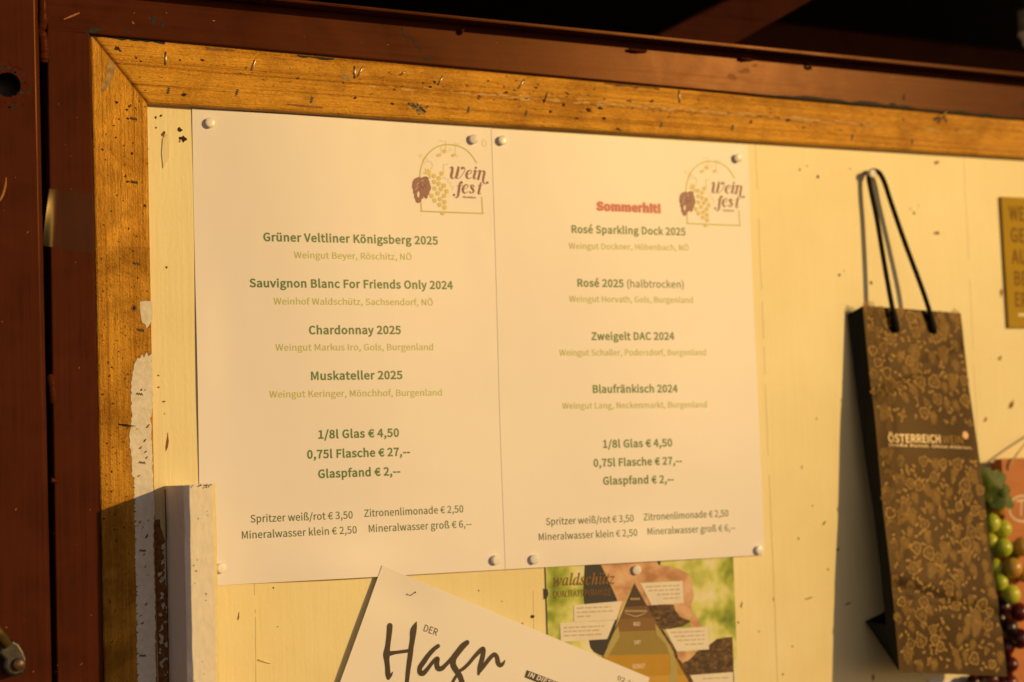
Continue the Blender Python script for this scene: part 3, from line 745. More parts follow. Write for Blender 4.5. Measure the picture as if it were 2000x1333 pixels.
# knot
for k, (r, mt) in enumerate(((7.5, 6), (4.0, 3))):
    u, v = RP2.px(262, 602)
    splat(RP2, sr, u, v, r * 0.00030, mt, 0.8, 0, 16, 0.12, 0.0001 + k * 0.00006)
for i in range(130):
    px = random.uniform(196, 292); py = random.uniform(150, 1330)
    if px < 180 + py * 0.022 or (px > 252 and py > 690):
        continue
    u, v = RP2.px(px, py)
    splat(RP2, sr, u, v, random.uniform(0.00018, 0.0005), 3, random.uniform(1, 2.2), random.uniform(0, 3))
for px, py in [(250, 232), (253, 208), (228, 200), (247, 215), (258, 300), (245, 345), (249, 355), (283, 402)]:
    u, v = RP.px(px, py)
    splat(RP, sr, u, v, 0.0007, 3, 1.3, random.uniform(0, 3), lift=0.0001)
for i in range(24):                               # nicks in the lower paint
    u, v = RP2.px(random.uniform(262, 298), random.uniform(720, 1330))
    splat(RP2, sr, u, v, random.uniform(0.0002, 0.0006), random.choice((3, 4, 4)), 2.4, random.uniform(0.5, 1.0), lift=0.00032)
# wear on the top rail
def rail_y(px, t):
    """pixel y inside the top rail at pixel x: t = 0 at its top edge, 1 at its bottom"""
    a = 60 + (px - 175) * (232 - 60) / 1835.0
    b = 202 + (px - 289) * (310 - 202) / 1721.0
    return a + (b - a) * t
for i in range(115):
    px = random.triangular(240, 1950, 1150); t = random.gauss(0.48, 0.13)
    if not 0.1 < t < 0.86:
        continue
    u, v = RP.px(px, rail_y(px, t))
    splat(RP, tr, u, v, random.uniform(0.0002, 0.0007), random.choice((1, 2, 2)), random.uniform(1, 3.2), random.uniform(-0.5, 0.5))
for i in range(120):                               # splintered line along the middle
    px = random.triangular(700, 1990, 1250)
    u, v = RP.px(px, rail_y(px, 0.47 + random.gauss(0, 0.02)))
    splat(RP, tr, u, v, random.uniform(0.0003, 0.0007), 3, random.uniform(4, 14), random.uniform(-0.12, 0.08), lift=0.00016)
for px, py, r, asp in [(1101, 205, 1.6, 1.5), (1150, 216, 1.8, 2), (1172, 212, 1.5, 2.4), (1180, 232, 1.5, 1.2), (1062, 196, 1.0, 1.5), (1075, 219, 1.1, 1.6), (1127, 232, 1.0, 2), (1046, 172, 1.0, 1.6),
                       (840, 170, 1.2, 1.6), (849, 161, 1.1, 1.6), (826, 163, 0.9, 1.2), (766, 203, 1.4, 1.0), (360, 185, 1.5, 1.5), (229, 94, 1.6, 2.0), (234, 99, 1.0, 1.2), (395, 118, 1.3, 1.4), (352, 118, 0.8, 1.4), (275, 120, 0.9, 1), (266, 114, 0.8, 1),
                       (800, 203, 1.4, 2), (1205, 252, 0.8, 2), (1210, 254, 0.8, 2), (953, 158, 0.9, 1), (1540, 235, 1.2, 2.4), (1570, 250, 0.8, 2)]:
    u, v = RP.px(px, py)
    splat(RP, tr, u, v, r * 0.0007, 1, asp, random.uniform(-0.4, 0.3), lift=0.00018)
for i in range(34):                               # dried grey splash
    a = random.uniform(-0.9, -0.1); d = random.uniform(0, 40)
    u, v = RP.px(800 + d * math.cos(a) * 0.9 + random.uniform(-4, 4), 203 - d * math.sin(a) * 0.75)
    splat(RP, tr, u, v, random.uniform(0.0003, 0.0010), 7 if i % 3 else 1, random.uniform(1.2, 3), random.uniform(-1.2, 0.2), lift=0.0002)
RP.put(tr, [[RP.px(*p) for p in [(661, 146), (672, 144), (683, 152), (686, 157), (676, 156), (668, 152)]]], 4, 0.0002)
for x0, x1, d0, mt in [(580, 655, 6, 5), (178, 330, 4, 5), (400, 470, 7, 6), (560, 640, 103, 6), (1180, 1300, 5, 6)]:
    pts = [(x, rail_y(x, 0.03) + d0) for x in range(x0, x1, 12)]
    pts2 = [(x, y + random.uniform(2.5, 6)) for x, y in pts]
    RP.put(tr, [[RP.px(*p) for p in pts + pts2[::-1]]], mt, 0.00011)
for px in range(1826, 1850, 4):
    u, v = RP.px(px + random.uniform(-2, 2), 232 + random.uniform(-6, 8))
    splat(RP, tr, u, v, 0.0014, 5, 1, 0, lift=0.00014)
o_top = tr.build('top_rail', [M['rail_h'], M['dark_hole'], M['gouge'], M['splinter'], M['smear'], M['slate'], M['gouge'], M['splash']], frame)
o_side = sr.build('side_rail', [M['rail_v'], M['rail_v2'], M['white'], M['dark_hole'], M['gouge'], M['smear'], M['gouge']], frame)
# corrugated iron fasteners driven flush into the rails
def fastener(px, py, upright, parent):
    c = at(px, py, RY)
    mb = MB()
    L, n = 0.0040, 7
    pa, pb = [], []
    for i in range(n):
        s = (i / (n - 1) - 0.5) * L
        zz = 0.0005 if i % 2 else -0.0005
        if upright:
            pa.append((c.x + zz - 0.0005 + s * 0.28, c.z + s)); pb.append((c.x + zz + 0.0005 + s * 0.28, c.z + s))
        else:
            pa.append((c.x + s, c.z + zz + 0.0004 - s * 0.12)); pb.append((c.x + s, c.z + zz - 0.0004 - s * 0.12))
    prism(mb, pa + pb[::-1], 0.003, RY + 0.0007)
    return mb.build('fastener', M['iron'], parent)
for px, py in [(329, 178), (463, 181), (609, 196), (915, 215), (1028, 222), (1292, 244), (1431, 250), (1665, 268), (1782, 277)]:
    fastener(px, py, True, o_top)
for px, py in [(261, 232), (262, 356), (267, 515), (275, 645), (272, 770), (277, 904), (278, 1076), (278, 1281)]:
    fastener(px, py, False, o_side)

# ------------------------------------------------------------------ brown steel frame
LY, OY, FY = 0.0095, 0.0150, 0.026
steel = thing('steel_frame', 'brown painted steel door frame of post and header around the wood', 'steel frame', at(90, 700, 0))
hb_l, hb_r = xz(176, 66, LY), xz(2010, 235, LY)
pr_t, pr_b = xz(176, 66, LY), xz(203, 1333, LY)
pl_t, pl_b = xz(93, 130, LY), xz(112, 1333, LY)
XR = 0.95
ztop = 0.22
fl_a, fl_b = xz(400, -20, LY), xz(2010, 140, LY)   # header top, hidden behind the flange
z_at = lambda a, b, x: a[1] + (b[1] - a[1]) * (x - a[0]) / (b[0] - a[0])
x_at = lambda a, b, z: a[0] + (b[0] - a[0]) * (z - a[1]) / (b[1] - a[1])
zj = hb_l[1]
cf, ip = MB(), MB()
prism(ip, [(x_at(pl_t, pl_b, -0.75), -0.75), (x_at(pr_t, pr_b, -0.75), -0.75), hb_l, (x_at(pl_t, pl_b, zj), zj)], -0.03, LY, 0.0010, sharp=(2,))
prism(cf, [(x_at(pl_t, pl_b, zj), zj), hb_l, (XR, z_at(hb_l, hb_r, XR)),
           (XR, z_at(fl_a, fl_b, XR) - 0.0008), (x_at(pl_t, pl_b, 0.10), z_at(fl_a, fl_b, -0.095) - 0.0008)], -0.03, LY, 0.0010, sharp=(0,))
LP = Plane((0, -LY, 0), (1, 0, 0), (0, 0, 1))
# wear: paler scratches, old slate paint showing through, rubbed patch
def mark(pl, mb, pts, mt, w, lift=0.00012):
    pl.stroke(mb, [(*pl.px(x, y), w * k) for x, y, k in pts], mt, lift, 4)
mark(LP, cf, [(125, 38, 0.5), (140, 32, 1.0), (154, 26, 0.8)], 1, 0.0011)
for i in range(16):
    px = random.uniform(260, 1150); py = random.uniform(20, 60) + (px - 260) * 0.075
    u, v = LP.px(px, py)
    splat(LP, cf, u, v, random.uniform(0.00015, 0.0004), random.choice((1, 2)), random.uniform(1, 5), random.uniform(-0.3, 0.8))
mark(LP, cf, [(785, 52, 0.3), (787, 62, 1), (792, 72, 0.7), (805, 76, 0.5), (813, 88, 1), (824, 99, 0.5)], 3, 0.0012)
for px, py, r, asp, mt in [(836, 118, 1.6, 1.6, 3), (829, 114, 1.0, 2, 3), (300, 40, 3.2, 0.6, 3), (317, 48, 2.6, 0.6, 3), (1455, 140, 2.6, 2.4, 4), (1430, 152, 2.8, 1.8, 4), (1475, 129, 1.6, 1.6, 4),
                           (1765, 190, 2.4, 0.5, 3), (1745, 205, 2.0, 1.8, 3), (1712, 200, 1.2, 0.7, 3), (1998, 205, 2.4, 0.7, 3), (124, 96, 1.3, 0.8, 4), (260, 45, 0.9, 1, 1), (170, 66, 2.0, 0.5, 3), (180, 60, 2.2, 1.6, 3), (193, 58, 1.6, 1.6, 3), (248, 62, 1.4, 1.5, 3)]:
    u, v = LP.px(px, py)
    splat(LP, cf, u, v, r * 0.0008, mt, asp, random.uniform(-0.2, 0.2))
bt = [(x, 66 + (x - 176) * (235 - 66) / 1834.0) for x in range(1440, 2005, 22)]
tp = [(x, y - random.uniform(2, 8) * min(1, (x - 1420) / 150)) for x, y in bt]
LP.put(cf, [[LP.px(*p) for p in bt + tp[::-1]]], 3, 0.0001)
for i in range(18):
    px = random.uniform(105, 185); py = random.uniform(120, 1330)
    u, v = LP.px(px, py)
    splat(LP, ip, u, v, random.uniform(0.00012, 0.00025), 1, random.uniform(1, 3), random.uniform(0, 3))
cf.build('header_beam', [M['beam'], M['scratch'], M['rust'], M['slate'], M['rust']], steel)
ip.build('inner_post', [M['post'], M['scratch']], steel)

# outer post with the round bolt hole
op = MB()
eR_t, eR_b = xz(80, 150, OY), xz(104, 1333, OY)
xR = lambda z: x_at(eR_t, eR_b, z)
RB = 0.0036
OP = Plane((0, -OY, 0), (1, 0, 0), (0, 0, 1))
hc, hr = OP.px(16, 166), 0.0075
circ = [(hc[0] + hr * math.cos(2 * math.pi * i / 32), hc[1] + hr * math.sin(2 * math.pi * i / 32)) for i in range(32)]
OP.put(op, [[(-0.30, -0.75), (xR(-0.75) - RB, -0.75), (xR(0.22) - RB, 0.22), (-0.30, 0.22)], circ], 0, 0.0)
ring = [(p[0], -OY, p[1]) for p in circ]
ring2 = [(p[0], -OY + 0.0035, p[1]) for p in circ]
op.add(ring + ring2, [(i, (i + 1) % 32, 32 + (i + 1) % 32, 32 + i) for i in range(32)], 3)
zs = [-0.75 + i * 0.97 / 60 for i in range(61)]
vs, fs = [], []
for z in zs:                                      # rounded right-hand edge
    for k in range(6):
        a = math.pi / 2 * k / 5
        vs.append((xR(z) - RB + RB * math.sin(a) + 0.0002 * noise.noise(Vector((0, k, z * 90))), -OY + RB - RB * math.cos(a), z))
    vs.append((xR(z), 0.03, z))
for i in range(60):
    for k in range(6):
        fs.append((i * 7 + k, i * 7 + k + 1, (i + 1) * 7 + k + 1, (i + 1) * 7 + k))
op.add(vs, fs, 0, True)
op.add([(-0.30, 0.03, -0.75), (xR(-0.75), 0.03, -0.75), (xR(0.22), 0.03, 0.22), (-0.30, 0.03, 0.22)], [(0, 1, 2, 3)], 4)
box(op, (-0.14, 0.005, hc[1] - 0.03), (-0.10, 0.012, hc[1] + 0.03), mat=4)
for i in range(70):                               # red primer and blue paint round the hole
    a = random.uniform(0, 6.28); d = random.uniform(1.05, 1.9) * hr
    if abs(math.sin(a)) < 0.2 and math.cos(a) < 0:
        continue
    splat(OP, op, hc[0] + d * math.cos(a), hc[1] + d * math.sin(a), random.uniform(0.0004, 0.0013), random.choice((1, 1, 1, 3)), 1.4, random.uniform(0, 3), lift=0.0001)
mark(OP, op, [(12, 347, 0.3), (11, 362, 0.8), (6, 380, 0.9), (0, 392, 0.6)], 2, 0.0014)
for i in range(12):
    u, v = OP.px(random.uniform(0, 70), random.uniform(300, 1330))
    splat(OP, op, u, v, random.uniform(0.00012, 0.0003), random.choice((2, 1)), random.uniform(1, 3), random.uniform(0, 3))
op.build('outer_post', [M['post'], M['rust'], M['scratch'], M['slate'], M['iron']], steel)
# back of the gap between the posts
gb = MB()
box(gb, (-0.12, 0.012, -0.75), (-0.06, 0.016, 0.05))
gb.build('gap_plate', M['beam_dark'], steel)
# weld beads
def bead(pts, r, wob=0.35):
    mb = MB()
    P = [at(x, y, Y) for x, y, Y in catmull(pts, 8)]
    tube(mb, P, [r * (1 + wob * noise.noise(p * 420)) for p in P], 10)
    return mb.build('weld_bead', M['post'], steel)
bead([(83, -12, OY - 0.002), (84, 25, OY - 0.0015), (83, 48, OY - 0.002), (78, 62, OY - 0.004), (84, 75, OY - 0.003), (86, 100, OY - 0.003), (85, 122, OY - 0.004)], 0.0030)
bead([(98, 733, OY - 0.004), (101, 750, OY - 0.003), (103, 770, OY - 0.003), (104, 789, OY - 0.004)], 0.0022)
bead([(99, 938, OY - 0.006), (112, 941, LY - 0.001)], 0.0016)
for a, b in (((905, 56), (900, 66)), ((1228, 97), (1262, 101)), ((1447, 115), (1470, 117)), ((1580, 125), (1583, 134))):
    bead([(*a, LY + 0.002), ((a[0] + b[0]) / 2, (a[1] + b[1]) / 2, LY + 0.003), (*b, LY + 0.001)], 0.0011)
# flange standing forward over the header
fg = MB()
la, lb = xz(580, 1, FY), xz(2000, 146, FY)
zb = lambda x: z_at(la, lb, x)
prism_pts = []
vs = []
for x in (x_at(pl_t, pl_b, 0.06), XR):
    for y, dz in ((0.03, -0.0012), (-FY, -0.0012), (-FY, 0.0006), (0.03, 0.0006)):
        vs.append((x, y, zb(x) + dz))
bm = bmesh.new()
bv = [bm.verts.new(v) for v in vs]
for f in ((0, 1, 2, 3), (7, 6, 5, 4), (0, 4, 5, 1), (1, 5, 6, 2), (2, 6, 7, 3), (3, 7, 4, 0)):
    bm.faces.new([bv[i] for i in f])
bmesh.ops.recalc_face_normals(bm, faces=bm.faces)
bmesh.ops.bevel(bm, geom=[e for e in bm.edges if all(v.co.y < -0.02 for v in e.verts)], offset=0.0005, segments=2, affect='EDGES')
fg.add_bm(bm)
fg.build('flange', M['beam'], steel)

# ------------------------------------------------------------------ dark roof space above the header
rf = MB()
box(rf, (-0.6, -0.90, 0.32), (2.4, 1.6, 0.34))  # its unseen front overhang is added to keep sun off the roof space
o = rf.build('shade_ceiling', plain('dark roof boards', (0.010, 0.009, 0.006), 0.8, 0.2, var=0.3, scale=30))
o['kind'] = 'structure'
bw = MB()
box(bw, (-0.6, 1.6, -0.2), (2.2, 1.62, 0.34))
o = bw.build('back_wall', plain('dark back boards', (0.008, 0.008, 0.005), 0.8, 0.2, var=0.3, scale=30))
o['kind'] = 'structure'
def beam_px(name, corners, Y, thick, mt, label):
    mb = MB()
    prism(mb, [xz(x, y, Y) for x, y in corners], Y - thick, Y, 0.002)
    o = mb.build(name, mt)
    c = sum((v.co for v in o.data.vertices), Vector()) / len(o.data.vertices)
    for v in o.data.vertices:
        v.co -= c
    o.location = c
    tag(o, label, 'beam')
    return o
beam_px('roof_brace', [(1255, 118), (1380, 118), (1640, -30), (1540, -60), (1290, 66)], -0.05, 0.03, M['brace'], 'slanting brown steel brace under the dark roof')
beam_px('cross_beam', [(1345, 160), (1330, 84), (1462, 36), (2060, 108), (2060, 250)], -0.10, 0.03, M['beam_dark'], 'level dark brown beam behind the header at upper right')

# lamp socket hanging in the corner
sk = thing('lamp_socket', 'pale lamp socket hanging under the dark roof, cut by the picture edge', 'lamp socket', at(2003, 58, -0.02))
mb = MB()
c = at(2003, 50, -0.02)
tube(mb, [c + Vector((0, 0, 0.012)), c + Vector((0, 0, -0.006))], 0.0062, 16)
mb.build('barrel', plain('grey socket', (0.20, 0.17, 0.12), 0.5), sk)
mb = MB()
tube(mb, [c + Vector((0, 0, -0.0058)), c + Vector((0, 0, -0.0085)), c + Vector((0, 0, -0.012)), c + Vector((0, 0, -0.018))], [0.0064, 0.0068, 0.0042, 0.003], 16)
mb.build('collar', plain('cream socket rim', (0.75, 0.68, 0.5), 0.4), sk)
mb = MB()
tube(mb, [c + Vector((0, 0, 0.0125)), c + Vector((0.001, 0.01, 0.15)), Vector((c.x, c.y + 0.02, 0.318))], 0.0022, 8)
mb.build('cable', M['iron'], sk)

# ------------------------------------------------------------------ iron stay at the lower left
st = thing('door_stay', 'dull iron door stay with a pivot bolt on the brown post', 'door stay', at(28, 1285, OY))
mb = MB()
tube(mb, [at(-40, 1185, OY + 0.012), at(16, 1262, OY + 0.012)], 0.0030, 12)
mb.build('rod', plain('brassy rod', (0.13, 0.085, 0.03), 0.35, 0.5, 0.5, var=0.3, scale=200), st)
mb = MB()
hp = Plane(at(28, 1285, OY + 0.008), (1, 0, 0), (0, 0, 1))
out = [hp.px(*p) for p in [(2, 1262), (14, 1254), (24, 1250), (36, 1256), (46, 1272), (52, 1288), (51, 1306), (44, 1317), (28, 1322), (14, 1318), (6, 1306), (8, 1290), (-4, 1278)]]
prism(mb, [(u + hp.o.x, v + hp.o.z) for u, v in out], OY, OY + 0.010, 0.0018)
mb.build('clevis', M['iron2'], st)
mb = MB()
c = at(36, 1298, OY + 0.010)
tube(mb, [c, c + Vector((0, -0.0022, 0)), c + Vector((0, -0.003, 0))], [0.0036, 0.0036, 0.0028], 20)
mb.build('bolt', plain('worn bolt head', (0.10, 0.05, 0.025), 0.4, 0.5, 0.2, var=0.3, scale=300), st)

# ------------------------------------------------------------------ clear tape
def tape_mat():
    m, t, b = new_mat('clear tape', 0.12, 0.5)
    out = t.nodes['Material Output']
    tr_ = N(t, 'ShaderNodeBsdfTransparent')
    tr_.inputs[0].default_value = (0.86, 0.80, 0.70, 1)
    gl = N(t, 'ShaderNodeBsdfGlossy')
    gl.inputs[0].default_value = (0.9, 0.72, 0.4, 1)
    gl.inputs['Roughness'].default_value = 0.2
    fr = N(t, 'ShaderNodeFresnel')
    fr.inputs[0].default_value = 1.25
    mx = N(t, 'ShaderNodeMixShader')
    t.links.new(fr.outputs[0], mx.inputs[0])
    t.links.new(tr_.outputs[0], mx.inputs[1])
    t.links.new(gl.outputs[0], mx.inputs[2])
    t.links.new(mx.outputs[0], out.inputs[0])
    return m
mb = MB()
nu, nv = 24, 46
vs, fs = [], []
for j in range(nv + 1):
    t = j / nv
    for i in range(nu + 1):
        s = i / nu
        xl = 97 - 14 * t - (1.6 if j % 2 else 0) * (1 if i == 0 else 0)
        xr = 183 + 4 * t
        yy = 369 + (480 - 369) * t + s * (12 + 5 * t)
        x = xl + (xr - xl) * s
        curl = max(0.0, 0.20 - s) / 0.20
        Y = LY + 0.0004 + 0.0018 * curl ** 1.4 * (0.25 + 0.75 * t)
        vs.append(at(x, yy, Y))
for j in range(nv):
    for i in range(nu):
        a = j * (nu + 1) + i
        fs.append((a, a + nu + 1, a + nu + 2, a + 1))
mb.add(vs, fs, 0, True)
o = mb.build('tape_strip', tape_mat(), None, at(140, 430, LY))
tag(o, 'clear adhesive tape with a curled serrated end on the brown post', 'tape')

# ------------------------------------------------------------------ white lath leaning out from the wall
lt = MB()
zt = at(322, 950, 0.0).z
prof = [(322, 0.0), (359, 0.062), (370, 0.0655), (415, 0.0655), (419, 0.0645), (421, 0.0625)]
sec = [(at(x, 955, Y).x, -Y) for x, Y in prof]
sec.append((sec[-1][0] + 0.0065, 0.0))
def row(z, jit):
    return [Vector((x + jit * noise.noise(Vector((i * 3.1, z * 60, 1))) * 0.0005, y, z + (0.0010 * noise.noise(Vector((x * 200, y * 100, 3))) if jit == 2 else 0))) for i, (x, y) in enumerate(sec)]
zs = [zt] + [zt - 0.004 * k for k in range(1, 60)] + [-0.75]
vs = [p for k, z in enumerate(zs) for p in row(z, 2 if k == 0 else 1)]
ns = len(sec)
fs = [(k * ns + i, k * ns + (i + 1) % ns, (k + 1) * ns + (i + 1) % ns, (k + 1) * ns + i) for k in range(len(zs) - 1) for i in range(ns)]
fs.append(tuple(range(ns)))
lt.add(vs, fs, 0)
for i, f in enumerate(fs[:-1]):  # right-hand bevel faces take a yellower cream than the front
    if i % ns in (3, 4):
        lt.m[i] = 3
FPl = Plane((0, -0.0655, 0), (1, 0, 0), (0, 0, 1))
for i in range(22):                               # dirt along the sawn top edge
    px = random.uniform(372, 414)
    u, v = FPl.px(px, 948 + random.uniform(0, 4))
    splat(FPl, lt, u, zt - abs(random.gauss(0.0002, 0.0007)), random.uniform(0.00012, 0.0004), 1, 1.6, 0, lift=0.0001)
for i in range(12):
    u, v = FPl.px(random.uniform(375, 414), random.uniform(980, 1330))
    splat(FPl, lt, u, v, random.uniform(0.00015, 0.0004), random.choice((1, 2)), 1.4, random.uniform(0, 3), lift=0.0001)
# the thin worn edge along the back
ed = [(at(322, 955, 0.0).x - 0.0003, -0.0006), (at(322, 955, 0.0).x - 0.0004, -0.0045)]
for k in range(46):
    z0 = zt - 0.002 - k * 0.006
    w = random.uniform(0.6, 1.0)
    dx = (sec[1][0] - sec[0][0]) / 0.062
    p = [(0.0003, z0), (0.0045 * w, z0), (0.0045 * w, z0 - 0.006), (0.0003, z0 - 0.006)]
    lt.add([Vector((sec[0][0] + dx * Y - 0.0002, -Y, z)) for Y, z in p], [(0, 1, 2, 3)], 2)
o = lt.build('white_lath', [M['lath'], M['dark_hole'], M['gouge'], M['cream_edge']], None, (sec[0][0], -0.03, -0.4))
tag(o, 'white painted wooden lath standing upright over the lower left sheet corner', 'lath')

# ------------------------------------------------------------------ paper sheets
def sheet_mesh(P, u0, u1, v0, v1, nu, nv, thick=0.00014):
    mb = MB()
    top, bot = [], []
    for j in range(nv + 1):
        for i in range(nu + 1):
            u, v = u0 + (u1 - u0) * i / nu, v0 + (v1 - v0) * j / nv
            top.append(P.pt(u, v)); bot.append(P.pt(u, v, -thick))
    n = len(top)
    fs, w = [], nu + 1
    for j in range(nv):
        for i in range(nu):
            a = j * w + i
            fs.append((a, a + 1, a + w + 1, a + w))
    mb.add(top, fs, 0, True)
    mb.add(bot, [f[::-1] for f in fs], 0, True)
    rim = [i for i in range(w)] + [j * w + nu for j in range(1, nv + 1)] + [nv * w + i for i in range(nu - 1, -1, -1)] + [j * w for j in range(nv - 1, 0, -1)]
    m = len(rim)
    mb.add([top[i] for i in rim] + [bot[i] for i in rim], [(k, m + k, m + (k + 1) % m, (k + 1) % m) for k in range(m)], 0)
    return mb

g = lambda x, s: math.exp(-(x / s) ** 2)
def sway(x, z):
    """how far the two pinned sheets stand off the wall"""
    return (0.0017 - 0.0009 * g(x, 0.05) + 0.00045 * math.sin(x * 29 + z * 9) + 0.0004 * math.sin(z * 27 - x * 12) + 0.0007 * g(x, 0.015) * g(z + 0.165, 0.06)
            + 0.0022 * g(z + 0.297, 0.024) * (g(x - 0.085, 0.045) + 0.7 * g(x - 0.315, 0.05)))
wave1 = lambda u, v: sway(u, v)
wave2 = lambda u, v: sway(u + 0.2103, v) + 0.00025
S1 = Plane((0, 0, 0), (1, 0, 0), (0, 0, 1), wave1)
S2 = Plane((0.2103, 0, 0), (1, 0, 0), (0, 0, 1), wave2)

# the festival emblem, drawn in the pixels of a 6.667x enlargement of the photograph's first sheet
LOGO_O = (780.0, 230.0)
def L1(x, y):
    return S1.px(LOGO_O[0] + x / 6.667, LOGO_O[1] + y / 6.667)
lu, lv = L1(1085, 1250)
l2u, l2v = S2.px(1445, 441)
def L2(x, y):
    u, v = L1(x, y)
    return (u - lu + l2u, v - lv + l2v)
def LW(w):
    return w * 0.0000535
def emblem(S, T, parent):
    lg = MB()
    def st(pts, w=None, mb=lg, mt=0, lift=0.0001, n=5, cap=True):
        S.stroke(mb, [(*T(p[0], p[1]), LW(p[2] if w is None else w)) for p in pts], mt, lift, n, cap)
    def dot(x, y, r, mb=lg, mt=0, rx=None, rot=0, lift=0.0001):
        S.disc(mb, *T(x, y), LW(rx or r), mt, lift, 16, LW(r), rot)
    # arch
    st([(1005, 590), (950, 505), (880, 432), (780, 376), (640, 352), (520, 370), (420, 428), (342, 510), (292, 620), (270, 720), (268, 800)], 15)
    st([(268, 800), (274, 1000), (288, 1220)], 15)
    st([(281, 1220), (1092, 1250)], 16, n=1)
    st([(1085, 1250), (1072, 1040)], 15, n=1)
    o = lg.build('logo_arch', M['logo_green'], parent)
    gr = MB()
    for x, y in [(450, 760), (515, 790), (550, 730), (455, 838), (515, 862), (582, 885), (460, 922), (543, 930), (617, 962), (500, 987), (422, 1020),
                 (585, 1018), (533, 1060), (460, 1080), (590, 1102), (525, 1135), (590, 1172), (563, 1245)]:
        dot(x, y, 29, gr, lift=0.00022)
    leafp = [(325, 650), (360, 690), (375, 660), (395, 690), (415, 680), (405, 720), (410, 760), (405, 800), (375, 745), (330, 735), (300, 715), (345, 710)]
    S.put(gr, [[T(*p) for p in leafp]], 0, 0.00012)
    for x, y in ((515, 490), (707, 490)):
        dot(x, y, 21, gr, rx=35, rot=0.25, lift=0.0002)
    dot(587, 440, 27, gr, lift=0.0002)
    st([(603, 430), (603, 305), (560, 312), (520, 300)], 7, gr, n=1)
    st([(542, 485), (542, 380)], 4, gr, n=1)
    st([(728, 480), (724, 330), (755, 350), (795, 344)], 7, gr, n=1)
    st([(574, 720), (574, 602), (600, 612), (635, 604)], 8, gr, n=1)
    st([(240, 492), (290, 490), (270, 520), (255, 500)], 6, gr)
    st([(300, 555), (330, 520), (360, 540), (370, 575)], 5, gr)
    st([(330, 600), (350, 575), (400, 576), (432, 620), (412, 668)], 6, gr)
    st([(560, 795), (580, 775), (600, 800), (640, 800), (625, 840), (670, 850), (660, 890), (700, 900), (680, 945)], 4.5, gr)
    st([(640, 450), (650, 430), (640, 400)], 4, gr); st([(668, 430), (676, 400)], 4, gr); st([(745, 520), (762, 505), (750, 490)], 4, gr)
    if S is S1:
        st([(1080, 310), (1078, 360), (1105, 375), (1130, 355), (1125, 310)], 9, gr); dot(1098, 292, 10, gr)
    gr.build('logo_grapes', M['logo_gold'], parent)
    rd = MB()
    leaf = [(170, 870), (178, 825), (200, 795), (230, 780), (262, 772), (284, 792), (310, 778), (345, 785), (370, 800), (392, 835), (396, 870), (410, 900),
            (408, 940), (392, 965), (386, 1000), (368, 1020), (365, 1048), (345, 1060), (328, 1040), (316, 1005), (312, 1050), (285, 1068), (278, 1100),
            (245, 1116), (218, 1100), (208, 1062), (194, 1040), (196, 1000), (180, 980), (182, 940), (168, 915)]
    def vein(pts):                                # bare paper left between the printed lobes
        a, b = [], []
        P = catmull(pts, 4)
        for i, p in enumerate(P):
            q, r = P[max(i - 1, 0)], P[min(i + 1, len(P) - 1)]
            dx, dy = r[0] - q[0], r[1] - q[1]
            l = math.hypot(dx, dy) or 1
            a.append((p[0] - dy / l * p[2] / 2, p[1] + dx / l * p[2] / 2)); b.append((p[0] + dy / l * p[2] / 2, p[1] - dx / l * p[2] / 2))
        return a + b[::-1]
    holes = [vein([(262, 850, 3), (240, 862, 9), (205, 905, 3)]), vein([(258, 880, 3), (225, 920, 10), (195, 975, 3)]), vein([(286, 850, 3), (310, 865, 10), (340, 905, 3)]),
             vein([(284, 890, 3), (300, 915, 9), (316, 940, 3)]), vein([(284, 828, 3), (320, 822, 8), (345, 840, 3)]),
             [(258, 950), (268, 990), (262, 1030), (245, 1045), (230, 1020), (232, 980)], vein([(271, 840, 2), (272, 900, 5), (270, 935, 3)])]
    S.put(rd, [[T(*p) for p in leaf]] + [[T(*p) for p in h] for h in holes], 0, 0.0003)
    st([(270, 800, 8), (310, 780, 12), (350, 775, 14), (380, 795, 8)], None, rd, lift=0.00034)
    rd.build('logo_leaf', M['logo_red'], parent)
    wd = MB()
    sw = lambda pts: st(pts, None, wd, lift=0.0003)
    sw([(655, 655, 5), (690, 650, 26), (688, 700, 32), (676, 760, 32), (684, 788, 20), (705, 792, 7), (728, 770, 5)])
    sw([(770, 648, 24), (762, 700, 31), (748, 755, 31), (742, 785, 20), (752, 794, 9), (785, 785, 6), (820, 745, 5), (850, 690, 5), (850, 660, 7), (828, 644, 12)])
    dot(818, 660, 17, wd, lift=0.0003)
    sw([(884, 745, 5), (925, 728, 7), (938, 703, 7), (922, 684, 8), (895, 700, 20), (875, 740, 30), (880, 780, 24), (905, 798, 11), (940, 778, 5)])
    sw([(960, 700, 5), (992, 692, 24), (980, 740, 28), (970, 785, 26), (985, 800, 9), (1005, 785, 4)])
    dot(997, 655, 15, wd, lift=0.0003)
    sw([(1020, 702, 5), (1052, 694, 24), (1040, 750, 28), (1028, 803, 27)])
    sw([(1042, 742, 4), (1065, 704, 7), (1090, 696, 16), (1108, 715, 26), (1098, 770, 27), (1090, 820, 25), (1100, 852, 14), (1125, 864, 6)])
    dot(1145, 848, 16, wd, lift=0.0003)
    sw([(822, 846, 10), (810, 832, 8), (793, 850, 20), (782, 900, 28), (774, 960, 29), (765, 1015, 24), (748, 1044, 10), (722, 1036, 6)])
    dot(712, 1008, 15, wd, lift=0.0003); dot(815, 848, 13, wd, lift=0.0003)
    sw([(752, 893, 7), (790, 888, 8), (822, 884, 6)])
    sw([(838, 935, 5), (880, 915, 7), (892, 890, 7), (876, 870, 8), (848, 888, 20), (828, 930, 30), (834, 968, 24), (858, 986, 11), (893, 963, 5)])
    sw([(968, 890, 7), (950, 875, 9), (932, 890, 18), (945, 920, 26), (966, 950, 24), (955, 982, 12), (925, 984, 7)])
